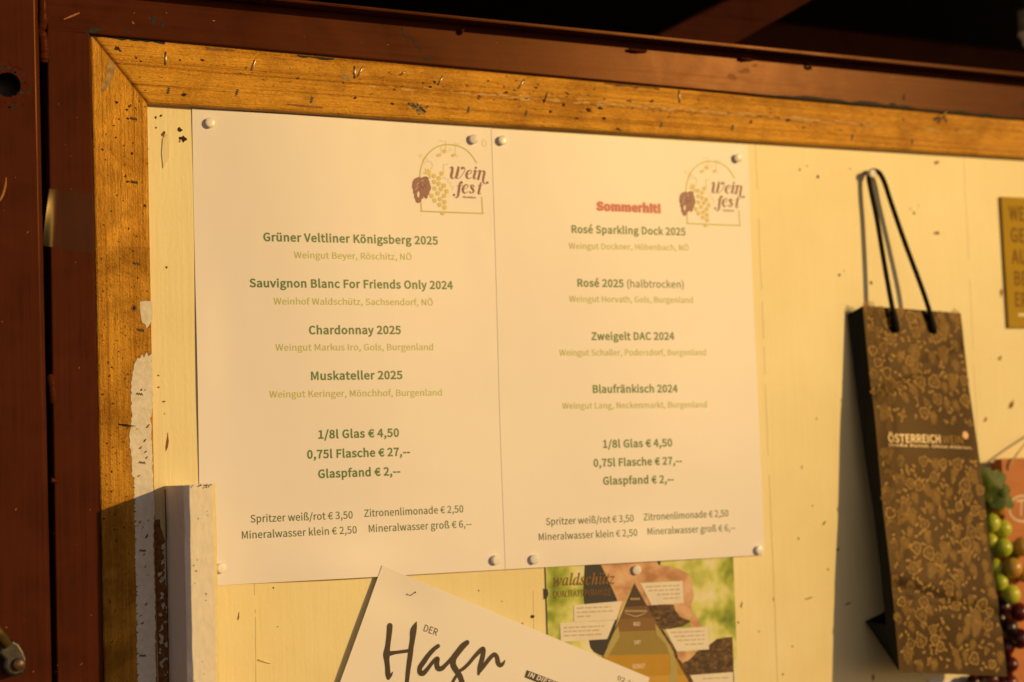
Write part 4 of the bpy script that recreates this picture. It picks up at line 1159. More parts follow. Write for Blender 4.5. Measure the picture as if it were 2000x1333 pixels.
    dot(921, 970, 11, wd, lift=0.0003); dot(968, 896, 10, wd, lift=0.0003)
    sw([(1062, 845, 10), (1052, 890, 24), (1040, 945, 27), (1032, 985, 22), (1046, 1000, 9), (1068, 980, 4)])
    sw([(1022, 888, 6), (1050, 884, 8), (1082, 880, 5)])
    write(S, wd, 'FELDKIRCH', T(828, 1047), T(995, 1056), LW(22), 6, 0, 0.0003, local=True)
    wd.build('logo_lettering', M['logo_red'], parent)

CAP_H, CAP_W, CAP_B = 0.0051, 0.0041, 0.0046
def lines(S, parent, items, name, mt, cap, bold):
    for s, a, b in items:                         # every printed line is a part of its own
        mb = MB()
        write(S, mb, s, a, b, cap, bold)
        mb.build(name, M[mt], parent)

sh1 = sheet_mesh(S1, 0, 0.2108, -0.297, 0, 42, 60)
o1 = sh1.build('menu_sheet', M['paper'], None, (0.105, 0, -0.297))
tag(o1, 'white wine price sheet headed by the Gruener Veltliner, left of the two', 'menu sheet', 'printed wine menu sheets')
lines(S1, o1, [('Grüner Veltliner Königsberg 2025', (514.4, 471), (855.5, 478)), ('Sauvignon Blanc For Friends Only 2024', (487.5, 561), (884.5, 565)),
               ('Chardonnay 2025', (603.5, 653), (783, 652.6)), ('Muskateller 2025', (607.7, 742.5), (786, 740.4))], 'wine_name', 'green', CAP_H, 9.0)
lines(S1, o1, [('Weingut Beyer, Röschitz, NÖ', (574.4, 504.6), (804, 508.3)), ('Weinhof Waldschütz, Sachsendorf, NÖ', (534.7, 595), (845.6, 597)),
               ('Weingut Markus Iro, Gols, Burgenland', (538.3, 685.4), (846, 684.3)), ('Weingut Keringer, Mönchhof, Burgenland', (526.3, 777), (863, 773))], 'winery_line', 'light_green', CAP_W, 2.5)
lines(S1, o1, [('1/8l Glas € 4,50', (622, 857), (779.5, 853)), ('0,75l Flasche € 27,--', (600, 896), (801, 890)), ('Glaspfand € 2,--', (621.5, 934), (782, 928))], 'price_line', 'green', CAP_H, 9.0)
lines(S1, o1, [('Spritzer weiß/rot € 3,50', (489.5, 1021), (689, 1013)), ('Zitronenlimonade € 2,50', (711.5, 1010), (905, 1001)),
               ('Mineralwasser klein € 2,50', (472.5, 1053), (697, 1042)), ('Mineralwasser groß € 6,--', (720.5, 1040), (921, 1030))], 'drink_line', 'deep_green', CAP_B, 3.0)
emblem(S1, L1, o1)

sh2 = sheet_mesh(S2, 0, 0.210, -0.297, -0.0005, 42, 60)
o2 = sh2.build('menu_sheet', M['paper'], None, (0.3153, 0, -0.297))
tag(o2, 'white wine price sheet with the red Sommerhit! heading, right of the two', 'menu sheet', 'printed wine menu sheets')
mb = MB()
SA, SB = (1165.6, 410.5), (1290, 415.5)
for gr_, mt, lf in ((19, 2, 0.0001), (11, 1, 0.00016), (0, 0, 0.00022)):
    p, q = S2.px(*SA), S2.px(*SB)
    write(S2, mb, 'Sommerhit!', SA, SB, 0.0054, 12, mt, lf, grow=gr_)
mb.build('red_heading', [M['red'], M['glow_in'], M['glow_out']], o2)
lines(S2, o2, [('Rosé Sparkling Dock 2025', (1116.6, 455), (1339, 460)), ('Rosé 2025', (1128, 560), (1218, 561.2)), ('Zweigelt DAC 2024', (1155.3, 664.3), (1317, 664)),
               ('Blaufränkisch 2024', (1158, 767.6), (1323.5, 766.4))], 'wine_name', 'green', CAP_H, 9.0)
lines(S2, o2, [('(halbtrocken)', (1225, 561.5), (1335.5, 563))], 'sweetness_note', 'deep_green', CAP_H, 2.5)
lines(S2, o2, [('Weingut Dockner, Höbenbach, NÖ', (1111, 486.3), (1345, 490)), ('Weingut Horvath, Gols, Burgenland', (1112, 590), (1353.5, 592)),
               ('Weingut Schaller, Podersdorf, Burgenland', (1092.5, 695), (1379, 694.4)), ('Weingut Lang, Neckenmarkt, Burgenland', (1098, 799), (1380.5, 796))], 'winery_line', 'light_green', CAP_W, 2.5)
lines(S2, o2, [('1/8l Glas € 4,50', (1178, 875), (1313, 872)), ('0,75l Flasche € 27,--', (1159.5, 912), (1332, 907)), ('Glaspfand € 2,--', (1178, 947), (1316, 943))], 'price_line', 'green', CAP_H, 9.0)
lines(S2, o2, [('Spritzer weiß/rot € 3,50', (1066.5, 1026), (1238, 1019)), ('Zitronenlimonade € 2,50', (1257.5, 1017), (1422.5, 1009)),
               ('Mineralwasser klein € 2,50', (1052.5, 1056), (1245, 1047)), ('Mineralwasser groß € 6,--', (1265, 1045), (1436, 1037))], 'drink_line', 'deep_green', CAP_B, 3.0)
emblem(S2, L2, o2)

# ------------------------------------------------------------------ brochure page under the second sheet
def photo_mat():
    m, t, b = new_mat('blurred vineyard print', 0.45, 0.22)
    n = noise_tex(t, coords(t, (42, 42, 42), loc=(0.35, 0, 2.0)), 1, 2, 0.5, 0.3)
    n2 = noise_tex(t, coords(t, (160, 160, 160)), 1, 2)
    f = math_node(t, 'ADD', math_node(t, 'MULTIPLY', n, 0.85), math_node(t, 'MULTIPLY', n2, 0.15))
    t.links.new(ramp(t, f, [(0.30, (0.10, 0.17, 0.02)), (0.42, (0.34, 0.42, 0.05)), (0.52, (0.66, 0.68, 0.22)), (0.62, (0.80, 0.76, 0.55))]), b.inputs['Base Color'])
    return m
def earth_mat():
    m, t, b = new_mat('soil print', 0.45, 0.22)
    n = noise_tex(t, coords(t, (260, 260, 420)), 1, 4, 0.65, 0.5)
    t.links.new(ramp(t, n, [(0.38, (0.030, 0.016, 0.010)), (0.55, (0.11, 0.055, 0.024)), (0.68, (0.26, 0.15, 0.06))]), b.inputs['Base Color'])
    return m
def skin_mat():
    m, t, b = new_mat('skin print', 0.45, 0.22)
    n = noise_tex(t, coords(t, (60, 60, 80)), 1, 3, 0.55)
    t.links.new(ramp(t, n, [(0.33, (0.42, 0.20, 0.10)), (0.55, (0.66, 0.40, 0.24)), (0.72, (0.76, 0.55, 0.38))]), b.inputs['Base Color'])
    return m
BP = Plane((0.2415, -0.0011, -0.297), (1, 0, 0), (0, 0, 1))
bs = sheet_mesh(BP, 0, 0.1523, -0.20, 0.006, 6, 8)
br = bs.build('brochure_page', photo_mat(), None, (0.3175, 0, -0.4))
tag(br, 'colour brochure page with a quality pyramid and a hand holding soil', 'brochure')
bpx = lambda x, y: BP.px(1000 + x / 4.0, 1033 + y / 4.0)
mb = MB()
def bp(pts, mt, lift):
    BP.put(mb, [[bpx(*p) for p in pts]], mt, lift)
bp([(255, 462), (278, 475), (285, 510), (272, 545), (258, 552)], 0, 0.00005)
bp([(570, 235), (660, 235), (695, 285), (760, 420), (820, 555), (830, 700), (780, 860), (730, 1000), (680, 985), (640, 965), (612, 930), (600, 872), (590, 720), (562, 575), (556, 480), (562, 380)], 0, 0.00005)
bp([(672, 235), (1150, 235), (1130, 268), (1160, 285), (1240, 296), (1310, 315), (1372, 348), (1408, 410), (1420, 520), (1412, 560), (1390, 602), (1345, 640), (1300, 560), (1180, 640), (1040, 620), (955, 425), (862, 620), (832, 692), (822, 556), (762, 420), (697, 285)], 1, 0.00009)
bp([(1045, 600), (1180, 590), (1265, 595), (1310, 690), (1400, 722), (1330, 765), (1190, 792), (1140, 745), (1080, 690)], 2, 0.00013)
bp([(1262, 590), (1300, 560), (1345, 540), (1392, 575), (1412, 640), (1400, 690), (1370, 712), (1318, 690), (1275, 640)], 1, 0.00017)
bp([(1395, 700), (1430, 660), (1462, 730), (1472, 772), (1420, 785), (1385, 772)], 1, 0.00017)
bp([(1130, 250), (1165, 240), (1155, 290), (1140, 275)], 0, 0.00014)
bp([(1090, 660), (1180, 790), (1300, 975), (1340, 1080), (1420, 1200), (1480, 1330), (1100, 1330), (700, 1010), (760, 870), (840, 720)], 2, 0.00011)
bp([(1400, 985), (1470, 945), (1545, 905), (1600, 862), (1660, 850), (1722, 846), (1740, 1330), (1450, 1330), (1330, 1060)], 2, 0.00013)
bp([(1285, 962), (1440, 958), (1420, 990), (1375, 1030), (1330, 1046), (1296, 1010)], 1, 0.00017)
tri = lambda y: (955 - (y - 425) * 245 / 575.0, 955 + (y - 425) * 222 / 400.0 * 0.98)
for y0, y1, mt in ((425, 607, 3), (607, 700, 4), (700, 800, 5), (800, 985, 6), (985, 1150, 7), (1150, 1330, 8)):
    a, b = tri(y0), tri(y1)
    k = 12
    bp([(a[0], y0 + k * 0.5), (a[1], y0 - k * 0.5), (b[1], y1 - k * 0.5), (b[0], y1 + k * 0.5)] if y0 > 425 else [(955, 425), (b[1], y1 - 6), (b[0], y1 + 6)], mt, 0.00021)
bp([(830, 760), (838, 850), (745, 1000), (712, 1000), (800, 800)], 9, 0.00025)
bp([(1115, 740), (1130, 830), (1200, 900), (1235, 1000), (1240, 1100), (1220, 1200), (1290, 1200), (1290, 1090), (1260, 960), (1180, 830)], 9, 0.00025)
# caption boxes
for q in ([(480, 597), (858, 565), (815, 712), (483, 730)], [(372, 738), (803, 714), (742, 862), (380, 885)], [(1000, 425), (1330, 408), (1340, 580), (1090, 598)],
          [(1195, 785), (1530, 765), (1538, 943), (1285, 958)], [(1390, 1145), (1725, 1120), (1728, 1330), (1480, 1330)]):
    bp(q, 10, 0.00028)
def caption(x0, x1, y, sl, seed, right=False):
    rr = random.Random(seed)
    x = x0
    while x < x1:
        w = rr.uniform(18, 62)
        x2 = min(x + w, x1)
        if x2 - x > 8:
            bp([(x, y + (x - x0) * sl - 5), (x2, y + (x2 - x0) * sl - 5), (x2, y + (x2 - x0) * sl + 4), (x, y + (x - x0) * sl + 4)], 11, 0.00032)
        x += w + 9
for i, (x0, x1, y) in enumerate([(505, 772, 622), (505, 790, 655), (505, 610, 688), (402, 718, 775), (402, 690, 805), (402, 712, 838), (1045, 1305, 455), (1065, 1308, 486), (1130, 1310, 516), (1180, 1312, 546),
                                 (1240, 1500, 812), (1265, 1502, 843), (1290, 1505, 874), (1350, 1508, 905), (1490, 1690, 1172)]):
    caption(x0, x1, y, -0.045, i)
write(BP, mb, 'RIED', (1000 + 948 / 4, 1033 + 759 / 4), (1000 + 999 / 4, 1033 + 757 / 4), 0.0024, 6, 10, 0.0003)
write(BP, mb, 'ORT', (1000 + 953 / 4, 1033 + 904 / 4), (1000 + 1004 / 4, 1033 + 902 / 4), 0.0026, 6, 10, 0.0003)
write(BP, mb, 'GEBIET', (1000 + 940 / 4, 1033 + 1092 / 4), (1000 + 1038 / 4, 1033 + 1088 / 4), 0.0028, 6, 10, 0.0003)
caption_c = [(925, 550, 1000), (880, 645, 1050)]
for x0, y, x1 in caption_c:
    x = x0
    while x < x1:
        w = random.uniform(8, 13)
        bp([(x, y - 9), (x + w, y - 10), (x + w, y + 6), (x, y + 7)], 12, 0.00032)
        x += w + 5
BP.stroke(mb, [(*bpx(x, y), w * 0.00009) for x, y, w in [(880, 660, 3), (920, 672, 6), (965, 684, 7), (1010, 672, 6), (1045, 655, 3)]], 12, 0.00032)
write(BP, mb, 'waldschutz', (1000 + 322 / 4, 1033 + 447 / 4), (1000 + 805 / 4, 1033 + 430 / 4), 0.0082, 2, 13, 0.0003, font=GB)
for x, y in ((688, 352), (712, 350)):
    BP.disc(mb, *bpx(x, y), 0.0006, 13, 0.0003)
write(BP, mb, 'QUALITÄTSPYRAMIDE', (1000 + 322 / 4, 1033 + 537 / 4), (1000 + 770 / 4, 1033 + 521 / 4), 0.0044, 0, 13, 0.0003)
c_ = lambda n, c: ink(n, c, 0.45, 0.22)
mb.build('pyramid_print', [c_('navy print', (0.030, 0.028, 0.034)), skin_mat(), earth_mat(), c_('umber print', (0.060, 0.032, 0.020)), c_('brown print', (0.155, 0.080, 0.032)),
                           c_('tan print', (0.22, 0.115, 0.035)), c_('olive print', (0.29, 0.22, 0.055)), c_('ochre print', (0.47, 0.27, 0.022)), c_('gold print', (0.55, 0.33, 0.05)),
                           c_('pale olive print', (0.42, 0.36, 0.13)), c_('white box print', (0.78, 0.73, 0.64)), c_('grey print', (0.48, 0.41, 0.33)), c_('pale print', (0.52, 0.40, 0.25)),
                           c_('rust print', (0.23, 0.115, 0.03))], br)

# ------------------------------------------------------------------ newsletter hanging askew
A_, B_, C_ = at(746, 1104.6, 0.0032), at(1269, 1324, 0.0060), at(667, 1333, 0.0038)
NP = Plane(A_, B_ - A_, A_ - C_)
nw = (B_ - A_).length
NP.wave = lambda u, v: 0.0005 * math.sin(u * 30 + v * 18) + 0.0012 * g(u, 0.012) * g(v + 0.05, 0.06) - 0.0007 * g(u - 0.022, 0.02) * g(v + 0.014, 0.014)
ns_ = sheet_mesh(NP, 0, nw, -0.297, 0, 40, 54)
on = ns_.build('newsletter', M['news'], None, at(900, 1333, 0.006))
tag(on, 'tilted white newsletter with a large black brush-lettered title', 'newsletter')
npx = lambda x, y: NP.px(600 + x / 4.444, 1033 + y / 4.444)
mb = MB()
def nst(pts):
    NP.stroke(mb, [(*npx(x, y), w * 0.000079) for x, y, w in pts], 0, 0.00012, 6)
nst([(716, 846, 52), (712, 900, 50), (704, 970, 46), (696, 1030, 48), (688, 1090, 60), (690, 1140, 48), (696, 1200, 44), (700, 1262, 46), (704, 1295, 34)])
nst([(704, 1300, 24), (726, 1272, 22), (742, 1244, 6)])
nst([(664, 1122, 8), (678, 1105, 40), (700, 1088, 44), (760, 1076, 30), (820, 1068, 28), (892, 1058, 30)])
nst([(948, 808, 6), (934, 846, 40), (920, 890, 58), (913, 960, 48), (900, 1040, 46), (892, 1110, 46), (882, 1180, 44), (872, 1260, 40), (864, 1340, 36), (856, 1420, 30)])
nst([(1136, 1018, 34), (1095, 1050, 38), (1050, 1100, 42), (1008, 1160, 46), (978, 1206, 44), (978, 1246, 44), (1004, 1256, 44), (1040, 1222, 36), (1080, 1170, 32), (1116, 1132, 34), (1134, 1130, 34), (1124, 1170, 46), (1134, 1212, 44), (1168, 1212, 42), (1212, 1172, 34), (1262, 1120, 40)])
nst([(1388, 988, 42), (1350, 1020, 54), (1306, 1074, 54), (1270, 1126, 56), (1266, 1180, 54), (1290, 1226, 52), (1318, 1268, 50), (1340, 1320, 48), (1352, 1380, 44), (1330, 1440, 40)])
nst([(1310, 1258, 26), (1276, 1306, 28), (1240, 1380, 26)])
nst([(1300, 1244, 26), (1350, 1218, 30), (1400, 1172, 32), (1450, 1112, 34), (1500, 1060, 40), (1528, 1044, 40), (1526, 1090, 46), (1512, 1150, 46), (1496, 1210, 44), (1486, 1262, 24)])
nst([(1492, 1246, 28), (1530, 1196, 34), (1580, 1130, 38), (1622, 1092, 36), (1646, 1116, 42), (1656, 1164, 46), (1676, 1186, 38), (1700, 1170, 28), (1716, 1142, 8)])
nk = ink('brush ink', (0.034, 0.018, 0.010), 0.45, 0.35)
mb.build('title_lettering', nk, on)
mb = MB()
write(NP, mb, 'DER', (600 + 1006 / 4.444, 1033 + 888 / 4.444), (600 + 1122 / 4.444, 1033 + 930 / 4.444), 0.0044, 2)
mb.build('small_title', nk, on)
mb = MB()
write(NP, mb, '02.2025', (1205, 1327.5), (1252, 1350), 0.0030, 2)
mb.build('issue_date', nk, on)
mb = MB()
NP.put(mb, [[NP.px(*p) for p in [(1028.5, 1309), (1098, 1336), (1092, 1351), (1024, 1323)]]], 0, 0.00012)
write(NP, mb, 'IN DIESER', (1030, 1321), (1091, 1344.5), 0.0030, 7, 1, 0.0002, shear=0.15)
mb.build('headline_label', [nk, M['paper']], on)

# ------------------------------------------------------------------ push pins
def pin_mesh():
    mb = MB()
    n = 28
    def lathe(prof, smooth):
        vs = [(r * math.cos(2 * math.pi * i / n), y, r * math.sin(2 * math.pi * i / n)) for r, y in prof for i in range(n)]
        fs = [(k * n + i, (k + 1) * n + i, (k + 1) * n + (i + 1) % n, k * n + (i + 1) % n) for k in range(len(prof) - 1) for i in range(n)]
        mb.add(vs, fs, 0, smooth)
    lathe([(0.0007, 0.004), (0.0007, 0.0), (0.0030, 0.0)], False)
    lathe([(0.0030, 0.0), (0.0032, -0.0020), (0.0032, -0.0026)], True)
    lathe([(0.0032, -0.0026), (0.00295, -0.00285), (0.0025, -0.0030)], True)
    lathe([(0.0025, -0.0030), (0.0017, -0.0031), (0.0001, -0.00315)], True)
    return mb
first = pin_mesh().build('push_pin', M['pin'])
PINS = [(411, 240, S1, 'white push pin in the top left corner of the left wine sheet'),
        (926, 272, S1, 'white push pin above the coloured emblem of the left wine sheet'),
        (982, 274.5, S2, 'white push pin in the top left corner of the right wine sheet'),
        (1442, 309, S2, 'white push pin above the faded emblem of the right wine sheet'),
        (968.5, 1094, S1, 'white push pin in the bottom right corner of the left wine sheet'),
        (1045, 1093, S2, 'white push pin in the bottom left corner of the right wine sheet'),
        (1484, 1075, S2, 'white push pin in the bottom right corner of the right wine sheet'),
        (433.5, 1110, S1, 'white push pin half hidden behind the white lath'),
        (1244.5, 1113.5, BP, 'white push pin at the top of the colour brochure page'),
        (1704, 339, None, 'white push pin carrying the cord of the dark gift bag')]
for i, (px, py, S, lab) in enumerate(PINS):
    if i:
        o = first.copy()
        COL.objects.link(o)
    else:
        o = first
    # head centre seen at the pixel: its front stands about 3 mm off the sheet
    if S:
        P_ = S.pt(*S.px(px, py))
        base = -P_.y
    else:
        base = 0.0062
    o.location = at(px, py, base + 0.0022) + Vector((0, 0.0022, 0))
    o.rotation_euler = (random.uniform(-0.14, 0.14), random.uniform(0, 6), random.uniform(-0.14, 0.14))
    tag(o, lab, 'push pin', 'white push pins')

# ------------------------------------------------------------------ staples
def staple(px0, py0, px1, py1, Y, lab, mt='staple', r=0.00042, legs=True, out=0.0006, grp='wire staples in the top rail'):
    a, b = at(px0, py0, Y), at(px1, py1, Y)
    mb = MB()
    o_ = Vector((0, -out, 0))
    pts = ([a + Vector((0, 0.002, 0)), a + o_ * 0.6] if legs else []) + [a + o_, b + o_] + ([b + o_ * 0.6, b + Vector((0, 0.002, 0))] if legs else [])
    tube(mb, pts, r, 6)
    o = mb.build('staple', M[mt], None, (a + b) / 2)
    tag(o, lab, 'staple', grp)
    return o
staple(323.5, 103, 323, 127, RY, 'upright bright staple nearest the mitred corner of the frame')
staple(498, 118, 491, 137, RY, 'slanted bright staple right of the upright one near the mitred corner')
staple(692.5, 130, 692.5, 153, RY, 'upright bright staple, left one of the V-shaped pair')
staple(708, 132, 698, 150, RY, 'slanted bright staple, right one of the V-shaped pair')
staple(791, 140, 782, 147, RY, 'short flat-lying staple just right of the V-shaped pair', out=0.0010)
staple(864.5, 150, 855.5, 166, RY, 'slanted bright staple above the left sheet emblem')
staple(1024.5, 156, 1012, 173, RY, 'slanted bright staple above the seam between the two wine sheets')
staple(1068.5, 183, 1062, 201, RY, 'thin dull slanted staple beside the splintered gouges of the top rail', 'iron2', 0.0003)
staple(1326, 178, 1327, 201, RY, 'upright dull staple high on the rail above the faded emblem', 'staple', 0.0004)
staple(505, 1289, 527, 1295, 0.0, 'paint-covered staple in the cream wall beside the newsletter', 'cream', 0.0006, grp='paint-covered staples')
mb = MB()
q = NP.pt(*NP.px(801, 1164))
tube(mb, [q + Vector((0, 0.003, 0)), q + Vector((0.0002, -0.001, 0.0004)), q + Vector((0.0012, -0.0045, 0.0022)), q + Vector((0.0013, -0.0052, 0.0023))], [0.0003, 0.0003, 0.0003, 0.0006], 8)
o = mb.build('nail', M['iron2'], None, q)
tag(o, 'thin dark pin standing out of the newsletter corner', 'nail')
mb = MB()
c = at(1841, 222, RY)
tube(mb, [c + Vector((0, 0.004, 0)), c + Vector((0, -0.0022, 0.0004)), c + Vector((0, -0.003, 0.0005))], [0.0006, 0.0006, 0.0011], 14)
sphere(mb, c + Vector((0, -0.0032, 0.0005)), 0.0012, 0, 2)
o = mb.build('nail', plain('polished nail', (0.7, 0.62, 0.45), 0.12, 0.5, 1.0, var=0.02), None, c)
tag(o, 'small shiny nail head in the top rail under the header', 'nail')
# a loose wire nail lying on the white stripe
mb = MB()
tube(mb, [at(231, 829, RY + 0.0004), at(246, 830.5, RY + 0.0012), at(266, 833, RY + 0.0024)], [0.0003, 0.0006, 0.00015], 6)
o = mb.build('nail', M['iron2'], None, at(248, 831, RY))
tag(o, 'thin grey bent nail lying across the white paint of the side rail', 'nail')

# ------------------------------------------------------------------ dark gift bag
bag = thing('gift_bag', 'tall dark paper bottle bag printed with gold grapes, hanging by black cords', 'gift bag', at(1850, 1320, 0.03))
tl, tr3 = at(1685, 598, 0.0115), at(1876, 612, 0.0125)
bl = at(1757, 1312.5, 0.042)
GP = Plane(tl, tr3 - tl, tl - bl)
GP.wave = lambda u, v: 0.0012 * math.sin(max(0, min(1, u / 0.093)) * math.pi) * (0.4 + 0.6 * math.sin(max(0, min(1, -v / 0.27)) * math.pi)) + 0.0007 * math.sin(v * 55 + u * 20) - 0.0011 * g(v + 0.205 + 0.25 * u, 0.005) - 0.0008 * g(v + 0.062 - 0.35 * u, 0.006) + 0.0008 * g(u - 0.012 + 0.02 * v, 0.004)
c4 = [GP.px(1685, 598), GP.px(1876, 612), GP.px(1967, 1322), GP.px(1757, 1312.5)]
fp = MB()
nu, nv = 22, 90
vs, fs = [], []
def bil(s, t):
    a = [c4[0][k] + (c4[1][k] - c4[0][k]) * s for k in (0, 1)]
    b = [c4[3][k] + (c4[2][k] - c4[3][k]) * s for k in (0, 1)]
    return (a[0] + (b[0] - a[0]) * t, a[1] + (b[1] - a[1]) * t)
for j in range(nv + 1):
    for i in range(nu + 1):
        vs.append(GP.pt(*bil(i / nu, j / nv)))
for j in range(nv):
    for i in range(nu):
        a = j * (nu + 1) + i
        fs.append((a, a + nu + 1, a + nu + 2, a + 1))
fp.add(vs, fs, 0, True)
def jit(n, r, k=0.2):
    return [(r * (1 + random.uniform(-k, k)) * math.cos(2 * math.pi * i / n), r * (1 + random.uniform(-k, k)) * math.sin(2 * math.pi * i / n)) for i in range(n)]
def ring(u, v, r, w, mt):
    n = 10
    o_ = [(u + r * math.cos(6.2832 * i / n), v + r * math.sin(6.2832 * i / n)) for i in range(n)]
    i_ = [(u + (r - w) * math.cos(6.2832 * i / n), v + (r - w) * math.sin(6.2832 * i / n)) for i in range(n)]
    GP.put(fp, [o_, i_], mt, 0.00012)
def m_bunch(u, v, s, a):
    splat(GP, fp, u, v - s * 0.1, s * 0.95, 3, 0.85, a, 16, 0.18, 0.00005)
    rows = [3, 4, 3, 2, 1] if s > 0.0052 else [2, 3, 2, 1]
    r = s / 3.6
    for k, n in enumerate(rows):
        for q in range(n):
            x, y = (q - (n - 1) / 2) * 1.9 * r + random.uniform(-.2, .2) * r, (len(rows) / 2 - k) * 1.65 * r
            ring(u + x * math.cos(a) - y * math.sin(a), v + x * math.sin(a) + y * math.cos(a), r * random.uniform(0.8, 1.0), r * 0.42, 1)
def m_leaf(u, v, s, a):
    splat(GP, fp, u, v, s * 0.8, 3, 1, 0, 16, 0.15, 0.00005)
    n = 40
    pts = []
    ph = random.uniform(0, 6)
    for i in range(n + 1):
        th = 2 * math.pi * i / n
        rr = s * (0.74 + 0.10 * math.cos(3 * th + ph) + 0.14 * abs(math.sin(3.5 * th)))
        pts.append((u + rr * math.cos(th + a), v + rr * math.sin(th + a), 0.0009 * (0.75 + 0.5 * math.sin(i * 12.9898 + ph) ** 2)))
    GP.stroke(fp, pts, random.choice((1, 2)), 0.00012, 1, False)
    for k in range(5):
        th = a + k * 1.05
        GP.stroke(fp, [(u, v, 0.0003), (u + s * 0.45 * math.cos(th), v + s * 0.45 * math.sin(th), 0.0006)], 1, 0.00013, 1, False)
    for k in range(4):
        th = a + k * 1.7
        GP.disc(fp, u + s * 0.95 * math.cos(th), v + s * 0.95 * math.sin(th), 0.0006, 2, 0.00014, 8)
def m_fan(u, v, s, a):
    for k in range(5):
        th = a + (k - 2) * 0.22
        GP.stroke(fp, [(u, v, 0.0003), (u + s * 1.5 * math.cos(th), v + s * 1.5 * math.sin(th), 0.0006)], 1, 0.00012 + k * 0.000008, 1, False)
    th0, th1 = a - 0.44, a + 0.44
    GP.stroke(fp, [(u + s * 1.5 * math.cos(th0 + (th1 - th0) * q / 6), v + s * 1.5 * math.sin(th0 + (th1 - th0) * q / 6), 0.0007) for q in range(7)], 1, 0.00016, 1, False)
def m_dots(u, v, s, a):
    for k in range(random.randint(3, 5)):
        x, y = (k - 2) * s * 0.36, 0.3 * s * math.sin(k * 1.7)
        GP.disc(fp, u + x * math.cos(a) - y * math.sin(a), v + x * math.sin(a) + y * math.cos(a), random.uniform(0.0005, 0.0009), 2, 0.00012, 9, None)
rng = random.Random(5)
W_, H_ = c4[1][0], -c4[3][1]
placed = []
tries = 0
while tries < 12000 and len(placed) < 420:
    tries += 1
    s_, t_ = rng.uniform(0.03, 0.97), rng.uniform(0.012, 0.985)
    u, v = bil(s_, t_)
    kind = rng.choices('blfd', (7, 4, 1.5, 6))[0]
    sz = {'b': rng.uniform(0.0040, 0.0058), 'l': rng.uniform(0.0036, 0.0058), 'f': rng.uniform(0.0030, 0.0042), 'd': rng.uniform(0.0018, 0.0026)}[kind]
    if abs(t_ - 0.365) < 0.052 or any((u - p[0]) ** 2 + (v - p[1]) ** 2 < (0.78 * (sz + p[2])) ** 2 for p in placed):
        continue
    if not sz * 0.6 < u - bil(0, t_)[0] or not u + sz * 0.6 < bil(1, t_)[0]:
        continue
    placed.append((u, v, sz))
    a = rng.uniform(-0.6, 0.6)
    {'b': m_bunch, 'l': m_leaf, 'f': m_fan, 'd': m_dots}[kind](u, v, sz, a if kind in 'b' else rng.uniform(0, 6.28))
gold = plain('dull gold print', (0.27, 0.17, 0.052), 0.42, 0.16, var=0.15, scale=200, tint=(1, 0.55, 0.2))
gold2 = plain('brighter gold print', (0.36, 0.235, 0.075), 0.42, 0.16, var=0.15, scale=200, tint=(1, 0.55, 0.2))
dark = plain('dark brown bag paper', (0.030, 0.017, 0.0085), 0.40, 0.13, var=0.3, scale=30, tint=(1, 0.65, 0.3), bmp=0.5)
inner = plain('black bag paper', (0.009, 0.010, 0.010), 0.6, 0.12, var=0.2, scale=60)
gold3 = plain('faint gold print', (0.088, 0.054, 0.019), 0.42, 0.14, var=0.35, scale=500, tint=(1, 0.65, 0.3))
o_f = fp.build('front_panel', [dark, gold, gold2, gold3], bag)
mb = MB()
write(GP, mb, 'ÖSTERREICH', (1735.4, 863.6), (1837.5, 865.4), 0.0058, 9, 0)
write(GP, mb, 'WEIN', (1841, 866), (1881, 867.2), 0.0058, 3, 1)
write(GP, mb, 'Große Kunst. Ohne Allüren.', (1736, 871.5), (1899, 877.5), 0.0019, 8, 0)
GP.disc(mb, *GP.px(1885.5, 850.5), 0.0029, 2, 0.00012, 20)
GP.stroke(mb, [(*GP.px(x, y), 0.0007) for x, y in ((1882, 848), (1883.5, 853), (1885.5, 849), (1887.5, 853), (1889, 848))], 0, 0.0002, 1)
mb.build('lettering', [plain('gold lettering', (0.62, 0.42, 0.16), 0.4, 0.6, var=0.05), gold, plain('orange seal', (0.72, 0.36, 0.10), 0.4, 0.6, var=0.05)], o_f)
# left side: gusset folded inwards, its foot flaring out to the wall
fold = [(1655, 615, 0.0012), (1672, 760, 0.007), (1690, 900, 0.0125), (1706, 1000, 0.0165), (1718, 1100, 0.0205), (1730, 1220, 0.025)]
gs = MB()
fr_ = [GP.pt(*bil(0, t)) for t in (0.0, 0.205, 0.42, 0.565, 0.705, 0.868)]
fo_ = [at(*p) for p in fold]
gs.add(fr_ + fo_, [(i, i + 1, 6 + i + 1, 6 + i) for i in range(5)], 0)
foot = at(1690, 1214, 0.003)
footr = foot + Vector((0.006, 0, -0.0006))
gs.add([fr_[5], fo_[5], foot, GP.pt(*bil(0, 1)), at(1735, 1262, 0.026)], [(1, 2, 4), (2, 3, 4), (0, 1, 4), (0, 4, 3)], 0)
gs.build('side_gusset', inner, bag)
rp_ = MB()
wv = tr3 - tl
rl = [at(1658, 617, 0.001), at(1677, 765, 0.0012), at(1697, 905, 0.0014), at(1713, 1005, 0.0016), at(1726, 1100, 0.0018), at(1727, 1196, 0.002), foot]
rr_ = [p + Vector((0.088 - 0.0 * i, 0, -0.002)) for i, p in enumerate(rl)]
rr_[-1] = foot + Vector((0.108, 0.0, -0.004))
rp_.add(rl + rr_, [(i, i + 1, 7 + i + 1, 7 + i) for i in range(6)], 0)
rp_.build('rear_panel', inner, bag)
bt_ = MB()
bt_.add([GP.pt(*bil(0, 1)), GP.pt(*bil(1, 1)), rr_[-1], foot], [(0, 1, 2, 3)], 0)
bt_.build('bottom_panel', inner, bag)
